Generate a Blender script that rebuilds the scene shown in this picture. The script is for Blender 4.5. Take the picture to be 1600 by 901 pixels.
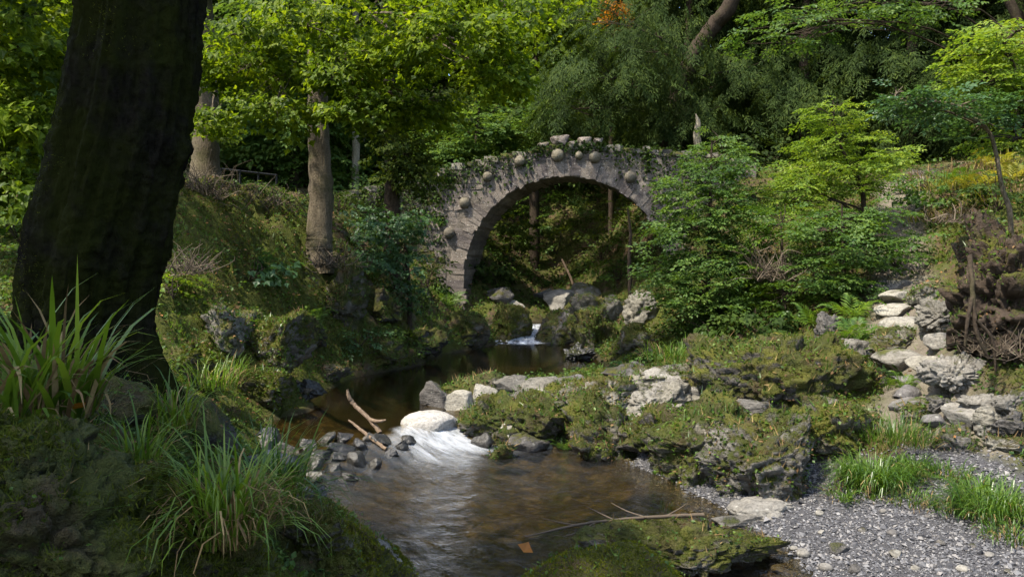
import bpy, bmesh, math, random
import numpy as np
from mathutils import Vector, Matrix

for o in list(bpy.data.objects):
    bpy.data.objects.remove(o)
random.seed(7)
scene = bpy.context.scene
col = scene.collection

# ------------------------------------------------------------------ camera
F = 1331.0
CAMZ = 2.3
PITCH = math.atan(50.5 / F)
cam_d = bpy.data.cameras.new('camera')
cam_d.sensor_width = 36.0
cam_d.lens = 36.0 * F / 1600.0
cam_d.clip_start = 0.05
cam_d.clip_end = 600
cam = bpy.data.objects.new('camera', cam_d)
cam.location = (0, 0, CAMZ)
cam.rotation_euler = (math.pi / 2 - PITCH, 0, 0)
col.objects.link(cam)
scene.camera = cam

# ------------------------------------------------------------------ sky, sun, exposure
SUN = Vector((-0.42, -0.30, 0.85)).normalized()
world = bpy.data.worlds.new('World')
scene.world = world
world.use_nodes = True
wn = world.node_tree
wn.nodes.clear()
sky = wn.nodes.new('ShaderNodeTexSky')
sky.sky_type = 'NISHITA'
sky.sun_disc = False
sky.sun_elevation = math.asin(SUN.z)
sky.sun_rotation = math.atan2(SUN.x, SUN.y)
sky.air_density = 1.0
sky.dust_density = 2.0
bg = wn.nodes.new('ShaderNodeBackground')
bg.inputs['Strength'].default_value = 0.15
wo = wn.nodes.new('ShaderNodeOutputWorld')
wn.links.new(sky.outputs[0], bg.inputs[0])
wn.links.new(bg.outputs[0], wo.inputs[0])
sun_d = bpy.data.lights.new('sun', 'SUN')
sun_d.energy = 3.4
sun_d.angle = math.radians(1.0)
sun_d.color = (1.0, 0.93, 0.80)
sun = bpy.data.objects.new('sun', sun_d)
sun.rotation_euler = SUN.to_track_quat('Z', 'Y').to_euler()
col.objects.link(sun)
scene.view_settings.view_transform = 'Standard'
scene.view_settings.look = 'None'
scene.view_settings.gamma = 1.0
scene.view_settings.use_curve_mapping = False
scene.view_settings.exposure = 1.55
cy = scene.cycles
cy.max_bounces = 7
cy.diffuse_bounces = 4
cy.glossy_bounces = 3
cy.transmission_bounces = 4
cy.transparent_max_bounces = 6
cy.caustics_reflective = False
cy.caustics_refractive = False
cy.sample_clamp_indirect = 4.0
cy.use_denoising = True
cy.use_adaptive_sampling = True
cy.adaptive_threshold = 0.02

# ------------------------------------------------------------------ helpers
CP, SP = math.cos(PITCH), math.sin(PITCH)
def P(px, py, d):
    """world point seen at photo pixel (px, py) at distance d along +Y"""
    u = (px - 800) / F
    v = (450.5 - py) / F
    t = d / (CP + v * SP)
    return np.array((t * u, d, CAMZ + t * (-SP + v * CP)))

def _h(ix, iy, iz, seed):
    n = (ix * 374761393 + iy * 668265263 + iz * 1440662683 + seed * 974634521) & 0xffffffff
    n = ((n ^ (n >> 13)) * 1274126177) & 0xffffffff
    n = ((n ^ (n >> 15)) * 2246822519) & 0xffffffff
    n ^= n >> 16
    return n / 2147483648.0 - 1.0

def vnoise(p, seed=0):
    i = np.floor(p).astype(np.int64)
    f = p - i
    u = f * f * f * (f * (f * 6 - 15) + 10)
    x, y, z = i[:, 0], i[:, 1], i[:, 2]
    a, b, c = u[:, 0], u[:, 1], u[:, 2]
    def L(p0, p1, t): return p0 + (p1 - p0) * t
    y0 = L(L(_h(x, y, z, seed), _h(x + 1, y, z, seed), a), L(_h(x, y + 1, z, seed), _h(x + 1, y + 1, z, seed), a), b)
    y1 = L(L(_h(x, y, z + 1, seed), _h(x + 1, y, z + 1, seed), a), L(_h(x, y + 1, z + 1, seed), _h(x + 1, y + 1, z + 1, seed), a), b)
    return L(y0, y1, c)

def fbm(p, octv=4, seed=0, gain=0.5, ridged=False):
    s = np.zeros(len(p)); amp = 1.0; q = np.array(p, float)
    for k in range(octv):
        n = vnoise(q, seed + k * 17)
        s += amp * (1 - 2 * np.abs(n) if ridged else n)
        amp *= gain
        q = q * 2.03 + 11.3
    return s

def worley(p, seed=0):
    """cellular noise: nearest and second nearest distance and a random number per cell"""
    i = np.floor(p).astype(np.int64)
    f1 = np.full(len(p), 9.0); f2 = f1.copy(); cid = np.zeros(len(p))
    for dx in (-1, 0, 1):
        for dy in (-1, 0, 1):
            for dz in (-1, 0, 1):
                c = i + (dx, dy, dz)
                q = c + 0.5 + 0.45 * np.stack([_h(c[:, 0], c[:, 1], c[:, 2], seed + k) for k in (1, 2, 3)], -1)
                d = np.sqrt(((p - q) ** 2).sum(1))
                nearer = d < f1
                f2 = np.where(nearer, f1, np.minimum(f2, d))
                cid = np.where(nearer, _h(c[:, 0], c[:, 1], c[:, 2], seed + 9), cid)
                f1 = np.where(nearer, d, f1)
    return f1, f2, cid

def sstep(a, b, x):
    t = np.clip((x - a) / (b - a), 0, 1)
    return t * t * (3 - 2 * t)

def mesh_np(name, V, faces, smooth=True):
    """faces: one array or a list of arrays, each (n, k)"""
    if not isinstance(faces, (list, tuple)):
        faces = [faces]
    faces = [f for f in faces if len(f)]
    me = bpy.data.meshes.new(name)
    V = np.ascontiguousarray(V, np.float32)
    me.vertices.add(len(V))
    me.vertices.foreach_set('co', V.ravel())
    idx = np.concatenate([np.asarray(f, np.int32).ravel() for f in faces])
    tot = np.concatenate([np.full(len(f), f.shape[1], np.int32) for f in faces])
    start = np.concatenate([[0], np.cumsum(tot)[:-1]]).astype(np.int32)
    me.loops.add(len(idx))
    me.loops.foreach_set('vertex_index', idx)
    me.polygons.add(len(tot))
    me.polygons.foreach_set('loop_start', start)
    me.update(calc_edges=True)
    me.polygons.foreach_set('use_smooth', np.full(len(tot), bool(smooth)))
    return me

def link(name, me, mat=None, parent=None, loc=(0, 0, 0), rot=None, scale=None):
    o = bpy.data.objects.new(name, me)
    col.objects.link(o)
    if mat is not None and me is not None and len(me.materials) == 0:
        me.materials.append(mat)
    o.location = tuple(loc)
    if rot is not None: o.rotation_euler = tuple(rot)
    if scale is not None: o.scale = tuple(scale)
    if parent is not None: o.parent = parent
    return o

def tag(o, label=None, cat=None, group=None, kind=None):
    if label: o['label'] = label
    if cat: o['category'] = cat
    if group: o['group'] = group
    if kind: o['kind'] = kind
    return o

def empty(name, loc, label, cat, group=None):
    o = bpy.data.objects.new(name, None)
    col.objects.link(o)
    o.location = tuple(loc)
    o.empty_display_size = 0.2
    return tag(o, label, cat, group)

def rotm(yaw, pitch, roll):
    """(N,) angles -> (N,3,3): local X ahead (yaw about Z, pitch up), Z up, roll about X"""
    cy_, sy = np.cos(yaw), np.sin(yaw); cp, sp = np.cos(pitch), np.sin(pitch); cr, sr = np.cos(roll), np.sin(roll)
    X = np.stack([cy_ * cp, sy * cp, sp], -1)
    Y0 = np.stack([-sy, cy_, np.zeros_like(sy)], -1)
    Z0 = np.cross(X, Y0)
    Y = Y0 * cr[:, None] + Z0 * sr[:, None]
    Z = Z0 * cr[:, None] - Y0 * sr[:, None]
    return np.stack([X, Y, Z], -1)

def scatter(tv, tf, pos, R, s):
    """bake copies of a template (tv, tf) -> V, F"""
    pos = np.asarray(pos, float); s = np.asarray(s, float)
    if s.ndim == 1: s = s[:, None] * np.ones((1, 3))
    V = np.einsum('nij,nvj->nvi', R, tv[None] * s[:, None, :]) + pos[:, None, :]
    n = len(tv)
    if isinstance(tf, list):
        Fs = [(f[None] + (np.arange(len(pos)) * n)[:, None, None]).reshape(-1, f.shape[1]) for f in tf]
        return V.reshape(-1, 3), Fs
    Fx = (tf[None] + (np.arange(len(pos)) * n)[:, None, None]).reshape(-1, tf.shape[1])
    return V.reshape(-1, 3), Fx

def merge(parts):
    Vs, Fs, n = [], [], 0
    for V, f in parts:
        Vs.append(V); Fs.append(f + n); n += len(V)
    return np.concatenate(Vs), np.concatenate(Fs)

def tube(pts, rad, sides=8, wob=0.0, seed=0):
    pts = np.asarray(pts, float); rad = np.asarray(rad, float)
    n = len(pts)
    T = np.gradient(pts, axis=0); T /= np.linalg.norm(T, axis=1)[:, None] + 1e-9
    u = np.cross(T[0], (0.3, 0.9, 0.1)); u /= np.linalg.norm(u)
    V = np.zeros((n, sides, 3)); a = np.arange(sides) * 2 * math.pi / sides
    for i in range(n):
        u = u - T[i] * u.dot(T[i]); u /= np.linalg.norm(u) + 1e-9
        w = np.cross(T[i], u)
        V[i] = pts[i] + rad[i] * (np.cos(a)[:, None] * u + np.sin(a)[:, None] * w)
    V = V.reshape(-1, 3)
    i = np.arange(n - 1)[:, None] * sides; j = np.arange(sides)[None]
    Fq = np.stack([i + j, i + (j + 1) % sides, i + sides + (j + 1) % sides, i + sides + j], -1).reshape(-1, 4)
    # close the tip
    tip = (n - 1) * sides
    return V, Fq

def spline(ctrl, n):
    """Catmull-Rom through rows of ctrl"""
    c = np.asarray(ctrl, float)
    c = np.vstack([2 * c[0] - c[1], c, 2 * c[-1] - c[-2]])
    m = len(c) - 3
    t = np.linspace(0, m - 1e-6, n); k = t.astype(int); f = (t - k)[:, None]
    p0, p1, p2, p3 = c[k], c[k + 1], c[k + 2], c[k + 3]
    return 0.5 * (2 * p1 + (p2 - p0) * f + (2 * p0 - 5 * p1 + 4 * p2 - p3) * f ** 2 + (3 * p1 - p0 - 3 * p2 + p3) * f ** 3)

def tri_sample(V, T, n, rng, weight=None):
    """n points on triangles, by area times weight -> points, normals, triangle index"""
    a, b, c = V[T[:, 0]], V[T[:, 1]], V[T[:, 2]]
    N = np.cross(b - a, c - a); A = np.linalg.norm(N, axis=1)
    N = N / (A[:, None] + 1e-12)
    w = A * (weight if weight is not None else 1.0)
    cs = np.cumsum(w)
    k = np.searchsorted(cs, rng.random(n) * cs[-1]); k = np.minimum(k, len(T) - 1)
    r1 = np.sqrt(rng.random(n))[:, None]; r2 = rng.random(n)[:, None]
    p = a[k] * (1 - r1) + b[k] * (r1 * (1 - r2)) + c[k] * (r1 * r2)
    return p, N[k], k

# ------------------------------------------------------------------ materials
def new_mat(name):
    m = bpy.data.materials.new(name)
    m.use_nodes = True
    nt = m.node_tree
    nt.nodes.clear()
    out = nt.nodes.new('ShaderNodeOutputMaterial')
    return m, nt, out

def N(nt, kind, **kw):
    n = nt.nodes.new(kind)
    for k, v in kw.items():
        if k.startswith('i_'):
            n.inputs[k[2:].replace('_', ' ')].default_value = v
        else:
            setattr(n, k, v)
    return n

def ramp(nt, fac, stops):
    r = nt.nodes.new('ShaderNodeValToRGB')
    e = r.color_ramp.elements
    while len(e) < len(stops): e.new(0.5)
    for el, (p, c) in zip(e, stops):
        el.position = p
        el.color = (*c, 1) if len(c) == 3 else c
    nt.links.new(fac, r.inputs[0])
    return r.outputs[0]

def noise_n(nt, vec, scale, detail=4, rough=0.55, dist=0.0):
    n = N(nt, 'ShaderNodeTexNoise')
    n.inputs['Scale'].default_value = scale
    n.inputs['Detail'].default_value = detail
    n.inputs['Roughness'].default_value = rough
    n.inputs['Distortion'].default_value = dist
    if vec is not None: nt.links.new(vec, n.inputs['Vector'])
    return n.outputs[0]

def mixc(nt, fac, a, b, blend='MIX'):
    m = N(nt, 'ShaderNodeMix', data_type='RGBA', blend_type=blend)
    for s, v in ((m.inputs[0], fac), (m.inputs[6], a), (m.inputs[7], b)):
        if hasattr(v, 'is_linked'): nt.links.new(v, s)
        elif isinstance(v, (int, float)): s.default_value = v
        else: s.default_value = (*v, 1)
    return m.outputs[2]

def mathn(nt, op, a, b=None, c=None, clamp=False):
    m = N(nt, 'ShaderNodeMath', operation=op, use_clamp=clamp)
    for s, v in zip(m.inputs, (a, b, c)):
        if v is None: continue
        if hasattr(v, 'is_linked'): nt.links.new(v, s)
        else: s.default_value = v
    return m.outputs[0]

def bump(nt, h, strength, dist):
    b = N(nt, 'ShaderNodeBump')
    b.inputs['Strength'].default_value = strength
    b.inputs['Distance'].default_value = dist
    nt.links.new(h, b.inputs['Height'])
    return b.outputs[0]

def geo(nt, name):
    return N(nt, 'ShaderNodeNewGeometry').outputs[name]

def leaf_mat(name, cols, trans=0.45, rough=0.42, tcol=1.6, spec=0.35, clump=0.35):
    """leaf: diffuse + gloss on the face, light through the blade; colour differs leaf by leaf and spray by spray"""
    m, nt, out = new_mat(name)
    r = geo(nt, 'Random Per Island')
    cl = noise_n(nt, geo(nt, 'Position'), 1.1, 2)
    cl = mathn(nt, 'SUBTRACT', cl, 0.5)
    f = mathn(nt, 'MULTIPLY_ADD', cl, clump * 4, mathn(nt, 'MULTIPLY_ADD', r, 0.7, 0.15), clamp=True)
    c = ramp(nt, f, [(i / (len(cols) - 1), k) for i, k in enumerate(cols)])
    p = N(nt, 'ShaderNodeBsdfPrincipled')
    nt.links.new(c, p.inputs['Base Color'])
    p.inputs['Roughness'].default_value = rough
    p.inputs['Specular IOR Level'].default_value = spec
    t = N(nt, 'ShaderNodeBsdfTranslucent')
    tc = mixc(nt, 1.0, c, (tcol * 1.05, tcol, tcol * 0.45), 'MULTIPLY')
    nt.links.new(tc, t.inputs[0])
    mx = N(nt, 'ShaderNodeMixShader')
    mx.inputs[0].default_value = trans
    nt.links.new(p.outputs[0], mx.inputs[1]); nt.links.new(t.outputs[0], mx.inputs[2])
    nt.links.new(mx.outputs[0], out.inputs[0])
    return m

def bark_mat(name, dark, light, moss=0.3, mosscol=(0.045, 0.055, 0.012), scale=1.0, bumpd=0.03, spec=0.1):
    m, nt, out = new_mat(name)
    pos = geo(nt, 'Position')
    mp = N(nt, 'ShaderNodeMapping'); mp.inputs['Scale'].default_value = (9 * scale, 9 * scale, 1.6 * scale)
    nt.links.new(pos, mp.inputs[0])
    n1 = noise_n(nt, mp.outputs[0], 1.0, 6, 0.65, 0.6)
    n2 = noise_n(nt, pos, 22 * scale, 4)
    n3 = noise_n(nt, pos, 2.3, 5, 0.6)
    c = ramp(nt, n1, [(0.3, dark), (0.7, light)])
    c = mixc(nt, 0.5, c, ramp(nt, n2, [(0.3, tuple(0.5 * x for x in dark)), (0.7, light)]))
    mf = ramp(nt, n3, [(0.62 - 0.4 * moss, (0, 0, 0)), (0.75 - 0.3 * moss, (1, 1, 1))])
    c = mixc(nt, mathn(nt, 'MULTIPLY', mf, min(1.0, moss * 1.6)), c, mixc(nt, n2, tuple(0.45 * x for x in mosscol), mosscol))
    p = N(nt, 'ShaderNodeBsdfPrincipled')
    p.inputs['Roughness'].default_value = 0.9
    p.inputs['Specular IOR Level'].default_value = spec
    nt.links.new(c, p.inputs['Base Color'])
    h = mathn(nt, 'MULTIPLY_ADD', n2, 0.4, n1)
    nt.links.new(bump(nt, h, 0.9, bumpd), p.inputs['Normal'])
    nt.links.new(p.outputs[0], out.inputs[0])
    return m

def stone_mat(name, dark, light, moss=0.5, lichen=0.2, wet=False, mosscols=((0.022, 0.028, 0.006), (0.075, 0.085, 0.014)), bumps=1.0, strat=0.5):
    """rock: mottled grey, pale lichen blotches, moss that prefers upward faces and damp patches"""
    m, nt, out = new_mat(name)
    pos = geo(nt, 'Position')
    mp = N(nt, 'ShaderNodeMapping')
    mp.inputs['Rotation'].default_value = (0.25, 0.35, 0.2); mp.inputs['Scale'].default_value = (2.0, 2.0, 14.0)
    nt.links.new(pos, mp.inputs[0])
    n1 = noise_n(nt, pos, 3.1, 8, 0.62, 0.4)
    n2 = noise_n(nt, pos, 34, 5, 0.6)
    n3 = noise_n(nt, mp.outputs[0], 1.0, 6, 0.6, 0.5)
    mid = tuple(0.5 * (a + b) for a, b in zip(dark, light))
    c = ramp(nt, n1, [(0.28, dark), (0.5, mid), (0.72, light)])
    c = mixc(nt, 0.45, c, ramp(nt, n3, [(0.3, dark), (0.68, light)]))
    c = mixc(nt, mathn(nt, 'MULTIPLY', ramp(nt, n2, [(0.35, (1, 1, 1)), (0.55, (0, 0, 0))]), 0.5), c, tuple(0.35 * x for x in dark))
    ob = N(nt, 'ShaderNodeObjectInfo')
    br = mathn(nt, 'MULTIPLY_ADD', ob.outputs['Random'], 0.75, 0.62)
    cbr = N(nt, 'ShaderNodeCombineColor')
    nt.links.new(br, cbr.inputs[0]); nt.links.new(mathn(nt, 'MULTIPLY', br, 0.985), cbr.inputs[1]); nt.links.new(mathn(nt, 'MULTIPLY_ADD', br, 0.8, 0.16), cbr.inputs[2])
    c = mixc(nt, 1.0, c, cbr.outputs[0], 'MULTIPLY')
    v = N(nt, 'ShaderNodeTexVoronoi'); v.inputs['Scale'].default_value = 9.0
    nt.links.new(pos, v.inputs['Vector'])
    lf = mathn(nt, 'MULTIPLY', ramp(nt, mathn(nt, 'ADD', v.outputs['Distance'], mathn(nt, 'MULTIPLY', n2, 0.35)), [(0.28, (1, 1, 1)), (0.36, (0, 0, 0))]), lichen)
    c = mixc(nt, lf, c, (0.42, 0.41, 0.36))
    nz = N(nt, 'ShaderNodeSeparateXYZ'); nt.links.new(geo(nt, 'Normal'), nz.inputs[0])
    n4 = noise_n(nt, pos, 2.0, 6, 0.65)
    mfac = mathn(nt, 'ADD', mathn(nt, 'MULTIPLY', nz.outputs[2], 0.28), mathn(nt, 'MULTIPLY', n4, 1.5))
    mfac = mathn(nt, 'ADD', mfac, mathn(nt, 'MULTIPLY', n2, 0.25))
    thr = 1.55 - moss * 0.95
    mf = N(nt, 'ShaderNodeMapRange'); mf.inputs[1].default_value = thr - 0.07; mf.inputs[2].default_value = thr + 0.09
    nt.links.new(mfac, mf.inputs[0])
    n5 = noise_n(nt, pos, 60, 3, 0.7)
    mc = mixc(nt, mathn(nt, 'ADD', mathn(nt, 'MULTIPLY', n5, 0.7), mathn(nt, 'MULTIPLY', n1, 0.3)), mosscols[0], mosscols[1])
    n6 = noise_n(nt, pos, 1.7, 4, 0.6)
    mc = mixc(nt, ramp(nt, n6, [(0.45, (0, 0, 0)), (0.62, (1, 1, 1))]), mc, mixc(nt, n5, (0.05, 0.055, 0.008), (0.14, 0.135, 0.02)))
    mc = mixc(nt, ramp(nt, n1, [(0.5, (0, 0, 0)), (0.66, (1, 1, 1))]), mc, mixc(nt, n5, (0.025, 0.018, 0.010), (0.10, 0.075, 0.035)))
    c = mixc(nt, mf.outputs[0], c, mc)
    p = N(nt, 'ShaderNodeBsdfPrincipled')
    nt.links.new(c, p.inputs['Base Color'])
    p.inputs['Roughness'].default_value = 0.32 if wet else 0.82
    p.inputs['Specular IOR Level'].default_value = 0.5 if wet else 0.25
    h = mathn(nt, 'ADD', mathn(nt, 'MULTIPLY', n2, 0.35), mathn(nt, 'MULTIPLY', n3, strat))
    h = mathn(nt, 'ADD', h, mathn(nt, 'MULTIPLY', n1, 0.8))
    h = mathn(nt, 'ADD', h, mathn(nt, 'MULTIPLY', mf.outputs[0], mathn(nt, 'MULTIPLY_ADD', n5, 0.9, 0.3)))
    nt.links.new(bump(nt, h, 1.0 * bumps, 0.045), p.inputs['Normal'])
    nt.links.new(p.outputs[0], out.inputs[0])
    return m

def plain_mat(name, cols, rough=0.8, scale=8, bumpd=0.01, metal=0.0):
    m, nt, out = new_mat(name)
    pos = geo(nt, 'Position')
    n1 = noise_n(nt, pos, scale, 6, 0.6)
    p = N(nt, 'ShaderNodeBsdfPrincipled')
    nt.links.new(ramp(nt, n1, [(0.3, cols[0]), (0.7, cols[1])]), p.inputs['Base Color'])
    p.inputs['Roughness'].default_value = rough
    p.inputs['Metallic'].default_value = metal
    p.inputs['Specular IOR Level'].default_value = 0.25
    nt.links.new(bump(nt, n1, 0.7, bumpd), p.inputs['Normal'])
    nt.links.new(p.outputs[0], out.inputs[0])
    return m

def island_mat(name, cols, rough=0.7, spec=0.3, trans=0.0):
    m, nt, out = new_mat(name)
    c = ramp(nt, geo(nt, 'Random Per Island'), cols)
    n2 = noise_n(nt, geo(nt, 'Position'), 60, 3)
    c = mixc(nt, 0.5, c, mixc(nt, n2, (0.25, 0.25, 0.25), (1.6, 1.6, 1.6)), 'MULTIPLY')
    p = N(nt, 'ShaderNodeBsdfPrincipled')
    nt.links.new(c, p.inputs['Base Color'])
    p.inputs['Roughness'].default_value = rough
    p.inputs['Specular IOR Level'].default_value = spec
    sh = p.outputs[0]
    if trans:
        t = N(nt, 'ShaderNodeBsdfTranslucent'); nt.links.new(c, t.inputs[0])
        mx = N(nt, 'ShaderNodeMixShader'); mx.inputs[0].default_value = trans
        nt.links.new(sh, mx.inputs[1]); nt.links.new(t.outputs[0], mx.inputs[2]); sh = mx.outputs[0]
    nt.links.new(sh, out.inputs[0])
    return m

L_SYC = leaf_mat('sycamore_leaf', [(0.028, 0.055, 0.005), (0.095, 0.150, 0.008), (0.190, 0.240, 0.012)], 0.55, rough=0.5, spec=0.2, clump=0.3)
L_OLIVE = leaf_mat('olive_leaf', [(0.018, 0.032, 0.006), (0.045, 0.070, 0.010), (0.095, 0.120, 0.014)], 0.45, rough=0.6, spec=0.12)
L_BEECH = leaf_mat('beech_leaf', [(0.024, 0.058, 0.012), (0.062, 0.118, 0.022), (0.115, 0.175, 0.034)], 0.42, rough=0.5, spec=0.25)
L_BRIGHT = leaf_mat('bright_leaf', [(0.060, 0.115, 0.014), (0.130, 0.200, 0.022), (0.220, 0.275, 0.034)], 0.45, rough=0.5, spec=0.2, clump=0.3)
L_DARK = leaf_mat('dark_leaf', [(0.014, 0.026, 0.007), (0.030, 0.052, 0.012), (0.060, 0.086, 0.016)], 0.35, rough=0.65, spec=0.08)
L_BLUE = leaf_mat('bluish_leaf', [(0.030, 0.065, 0.022), (0.050, 0.105, 0.035), (0.080, 0.150, 0.050)], 0.4)
L_PALE = leaf_mat('pale_leaf', [(0.035, 0.075, 0.018), (0.070, 0.125, 0.026), (0.130, 0.190, 0.040)], 0.48, rough=0.6, spec=0.12)
L_FOREST = leaf_mat('forest_leaf', [(0.020, 0.042, 0.008), (0.055, 0.090, 0.012), (0.115, 0.160, 0.016)], 0.48, rough=0.6, spec=0.12, clump=0.5)
L_FERN = leaf_mat('fern_frond', [(0.035, 0.080, 0.010), (0.070, 0.130, 0.014), (0.120, 0.180, 0.020)], 0.4)
L_YFERN = leaf_mat('yellow_fern_frond', [(0.110, 0.120, 0.015), (0.180, 0.180, 0.020), (0.250, 0.210, 0.030)], 0.4)
L_GRASS = leaf_mat('grass_blade', [(0.025, 0.065, 0.008), (0.060, 0.120, 0.012), (0.110, 0.170, 0.020)], 0.35, rough=0.35, spec=0.5)
L_MOSS2 = leaf_mat('bright_moss_fibre', [(0.045, 0.060, 0.005), (0.105, 0.120, 0.010), (0.18, 0.18, 0.018)], 0.3, rough=0.9, spec=0.05)
L_BROAD = leaf_mat('broad_grass_blade', [(0.040, 0.085, 0.008), (0.095, 0.160, 0.014), (0.170, 0.230, 0.028)], 0.4, rough=0.4, spec=0.4)  # greens lightened to stand in for sun on the shaded near tufts
L_MOSS = leaf_mat('moss_fibre', [(0.028, 0.040, 0.005), (0.065, 0.080, 0.010), (0.120, 0.125, 0.014)], 0.3, rough=0.9, spec=0.1)
L_LITTER = island_mat('leaf_litter', [(0.0, (0.05, 0.03, 0.015)), (0.5, (0.11, 0.065, 0.030)), (0.85, (0.19, 0.12, 0.055)), (1.0, (0.26, 0.12, 0.04))], 0.8, 0.15, 0.2)
L_IVY = leaf_mat('ivy_leaf', [(0.012, 0.026, 0.005), (0.028, 0.052, 0.009), (0.055, 0.085, 0.014)], 0.28, rough=0.6, spec=0.1)
L_ORANGE = leaf_mat('autumn_leaf', [(0.20, 0.07, 0.012), (0.30, 0.12, 0.015), (0.32, 0.19, 0.02)], 0.45)
L_DRY = island_mat('dry_grass_blade', [(0.0, (0.10, 0.065, 0.030)), (0.5, (0.20, 0.13, 0.055)), (1.0, (0.34, 0.25, 0.11))], 0.8, 0.15, 0.25)

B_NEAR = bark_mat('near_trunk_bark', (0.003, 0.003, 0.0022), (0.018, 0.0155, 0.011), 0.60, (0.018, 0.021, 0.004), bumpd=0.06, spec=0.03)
B_PALE = bark_mat('pale_bark', (0.050, 0.039, 0.026), (0.17, 0.138, 0.095), 0.36, (0.06, 0.065, 0.016), 1.4, bumpd=0.04)
B_BRIGHT = bark_mat('sunny_bark', (0.14, 0.12, 0.08), (0.34, 0.30, 0.22), 0.2)
B_DARK = bark_mat('dark_bark', (0.020, 0.015, 0.011), (0.070, 0.052, 0.036), 0.25)
B_TWIG = island_mat('dry_twig', [(0.0, (0.035, 0.026, 0.017)), (0.6, (0.09, 0.068, 0.045)), (1.0, (0.18, 0.14, 0.10))], 0.85)
B_DRIFT = bark_mat('bleached_wood', (0.09, 0.058, 0.036), (0.29, 0.215, 0.15), 0.0, scale=3)

S_MOSSY = stone_mat('mossy_rock', (0.055, 0.050, 0.040), (0.24, 0.225, 0.19), 0.58, 0.2)
S_VMOSSY = stone_mat('very_mossy_rock', (0.050, 0.045, 0.036), (0.22, 0.20, 0.165), 0.77, 0.15)
S_CUSHION = stone_mat('moss_cushion_rock', (0.020, 0.017, 0.012), (0.09, 0.08, 0.06), 0.95, 0.05)
S_BARE = stone_mat('bare_rock', (0.048, 0.044, 0.037), (0.20, 0.188, 0.162), 0.36, 0.25, strat=0.9)
S_PALE = stone_mat('pale_boulder', (0.090, 0.084, 0.074), (0.26, 0.245, 0.216), 0.30, 0.35, strat=0.5, bumps=0.7)
S_WHITE = stone_mat('whitish_boulder', (0.26, 0.245, 0.215), (0.50, 0.48, 0.43), 0.16, 0.3, strat=0.3, bumps=0.6)
S_WET = stone_mat('wet_rock', (0.010, 0.010, 0.009), (0.055, 0.051, 0.044), 0.25, 0.02, wet=True)
S_CLIFF = stone_mat('bank_rock', (0.030, 0.027, 0.021), (0.130, 0.120, 0.100), 0.74, 0.1)
S_BRIDGE = stone_mat('bridge_stone', (0.060, 0.050, 0.043), (0.235, 0.20, 0.172), 0.40, 0.45, strat=0.2)
S_BALL = stone_mat('ball_stone', (0.085, 0.072, 0.050), (0.21, 0.185, 0.135), 0.22, 0.3)
S_MORTAR = stone_mat('bridge_mortar', (0.040, 0.034, 0.028), (0.16, 0.138, 0.116), 0.46, 0.3)
S_EARTH = stone_mat('rooty_earth', (0.018, 0.012, 0.008), (0.085, 0.060, 0.040), 0.50, 0.0, strat=0.6)
M_IRON = plain_mat('painted_iron', ((0.010, 0.010, 0.009), (0.03, 0.028, 0.024)), 0.55, 20, 0.003)

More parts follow.
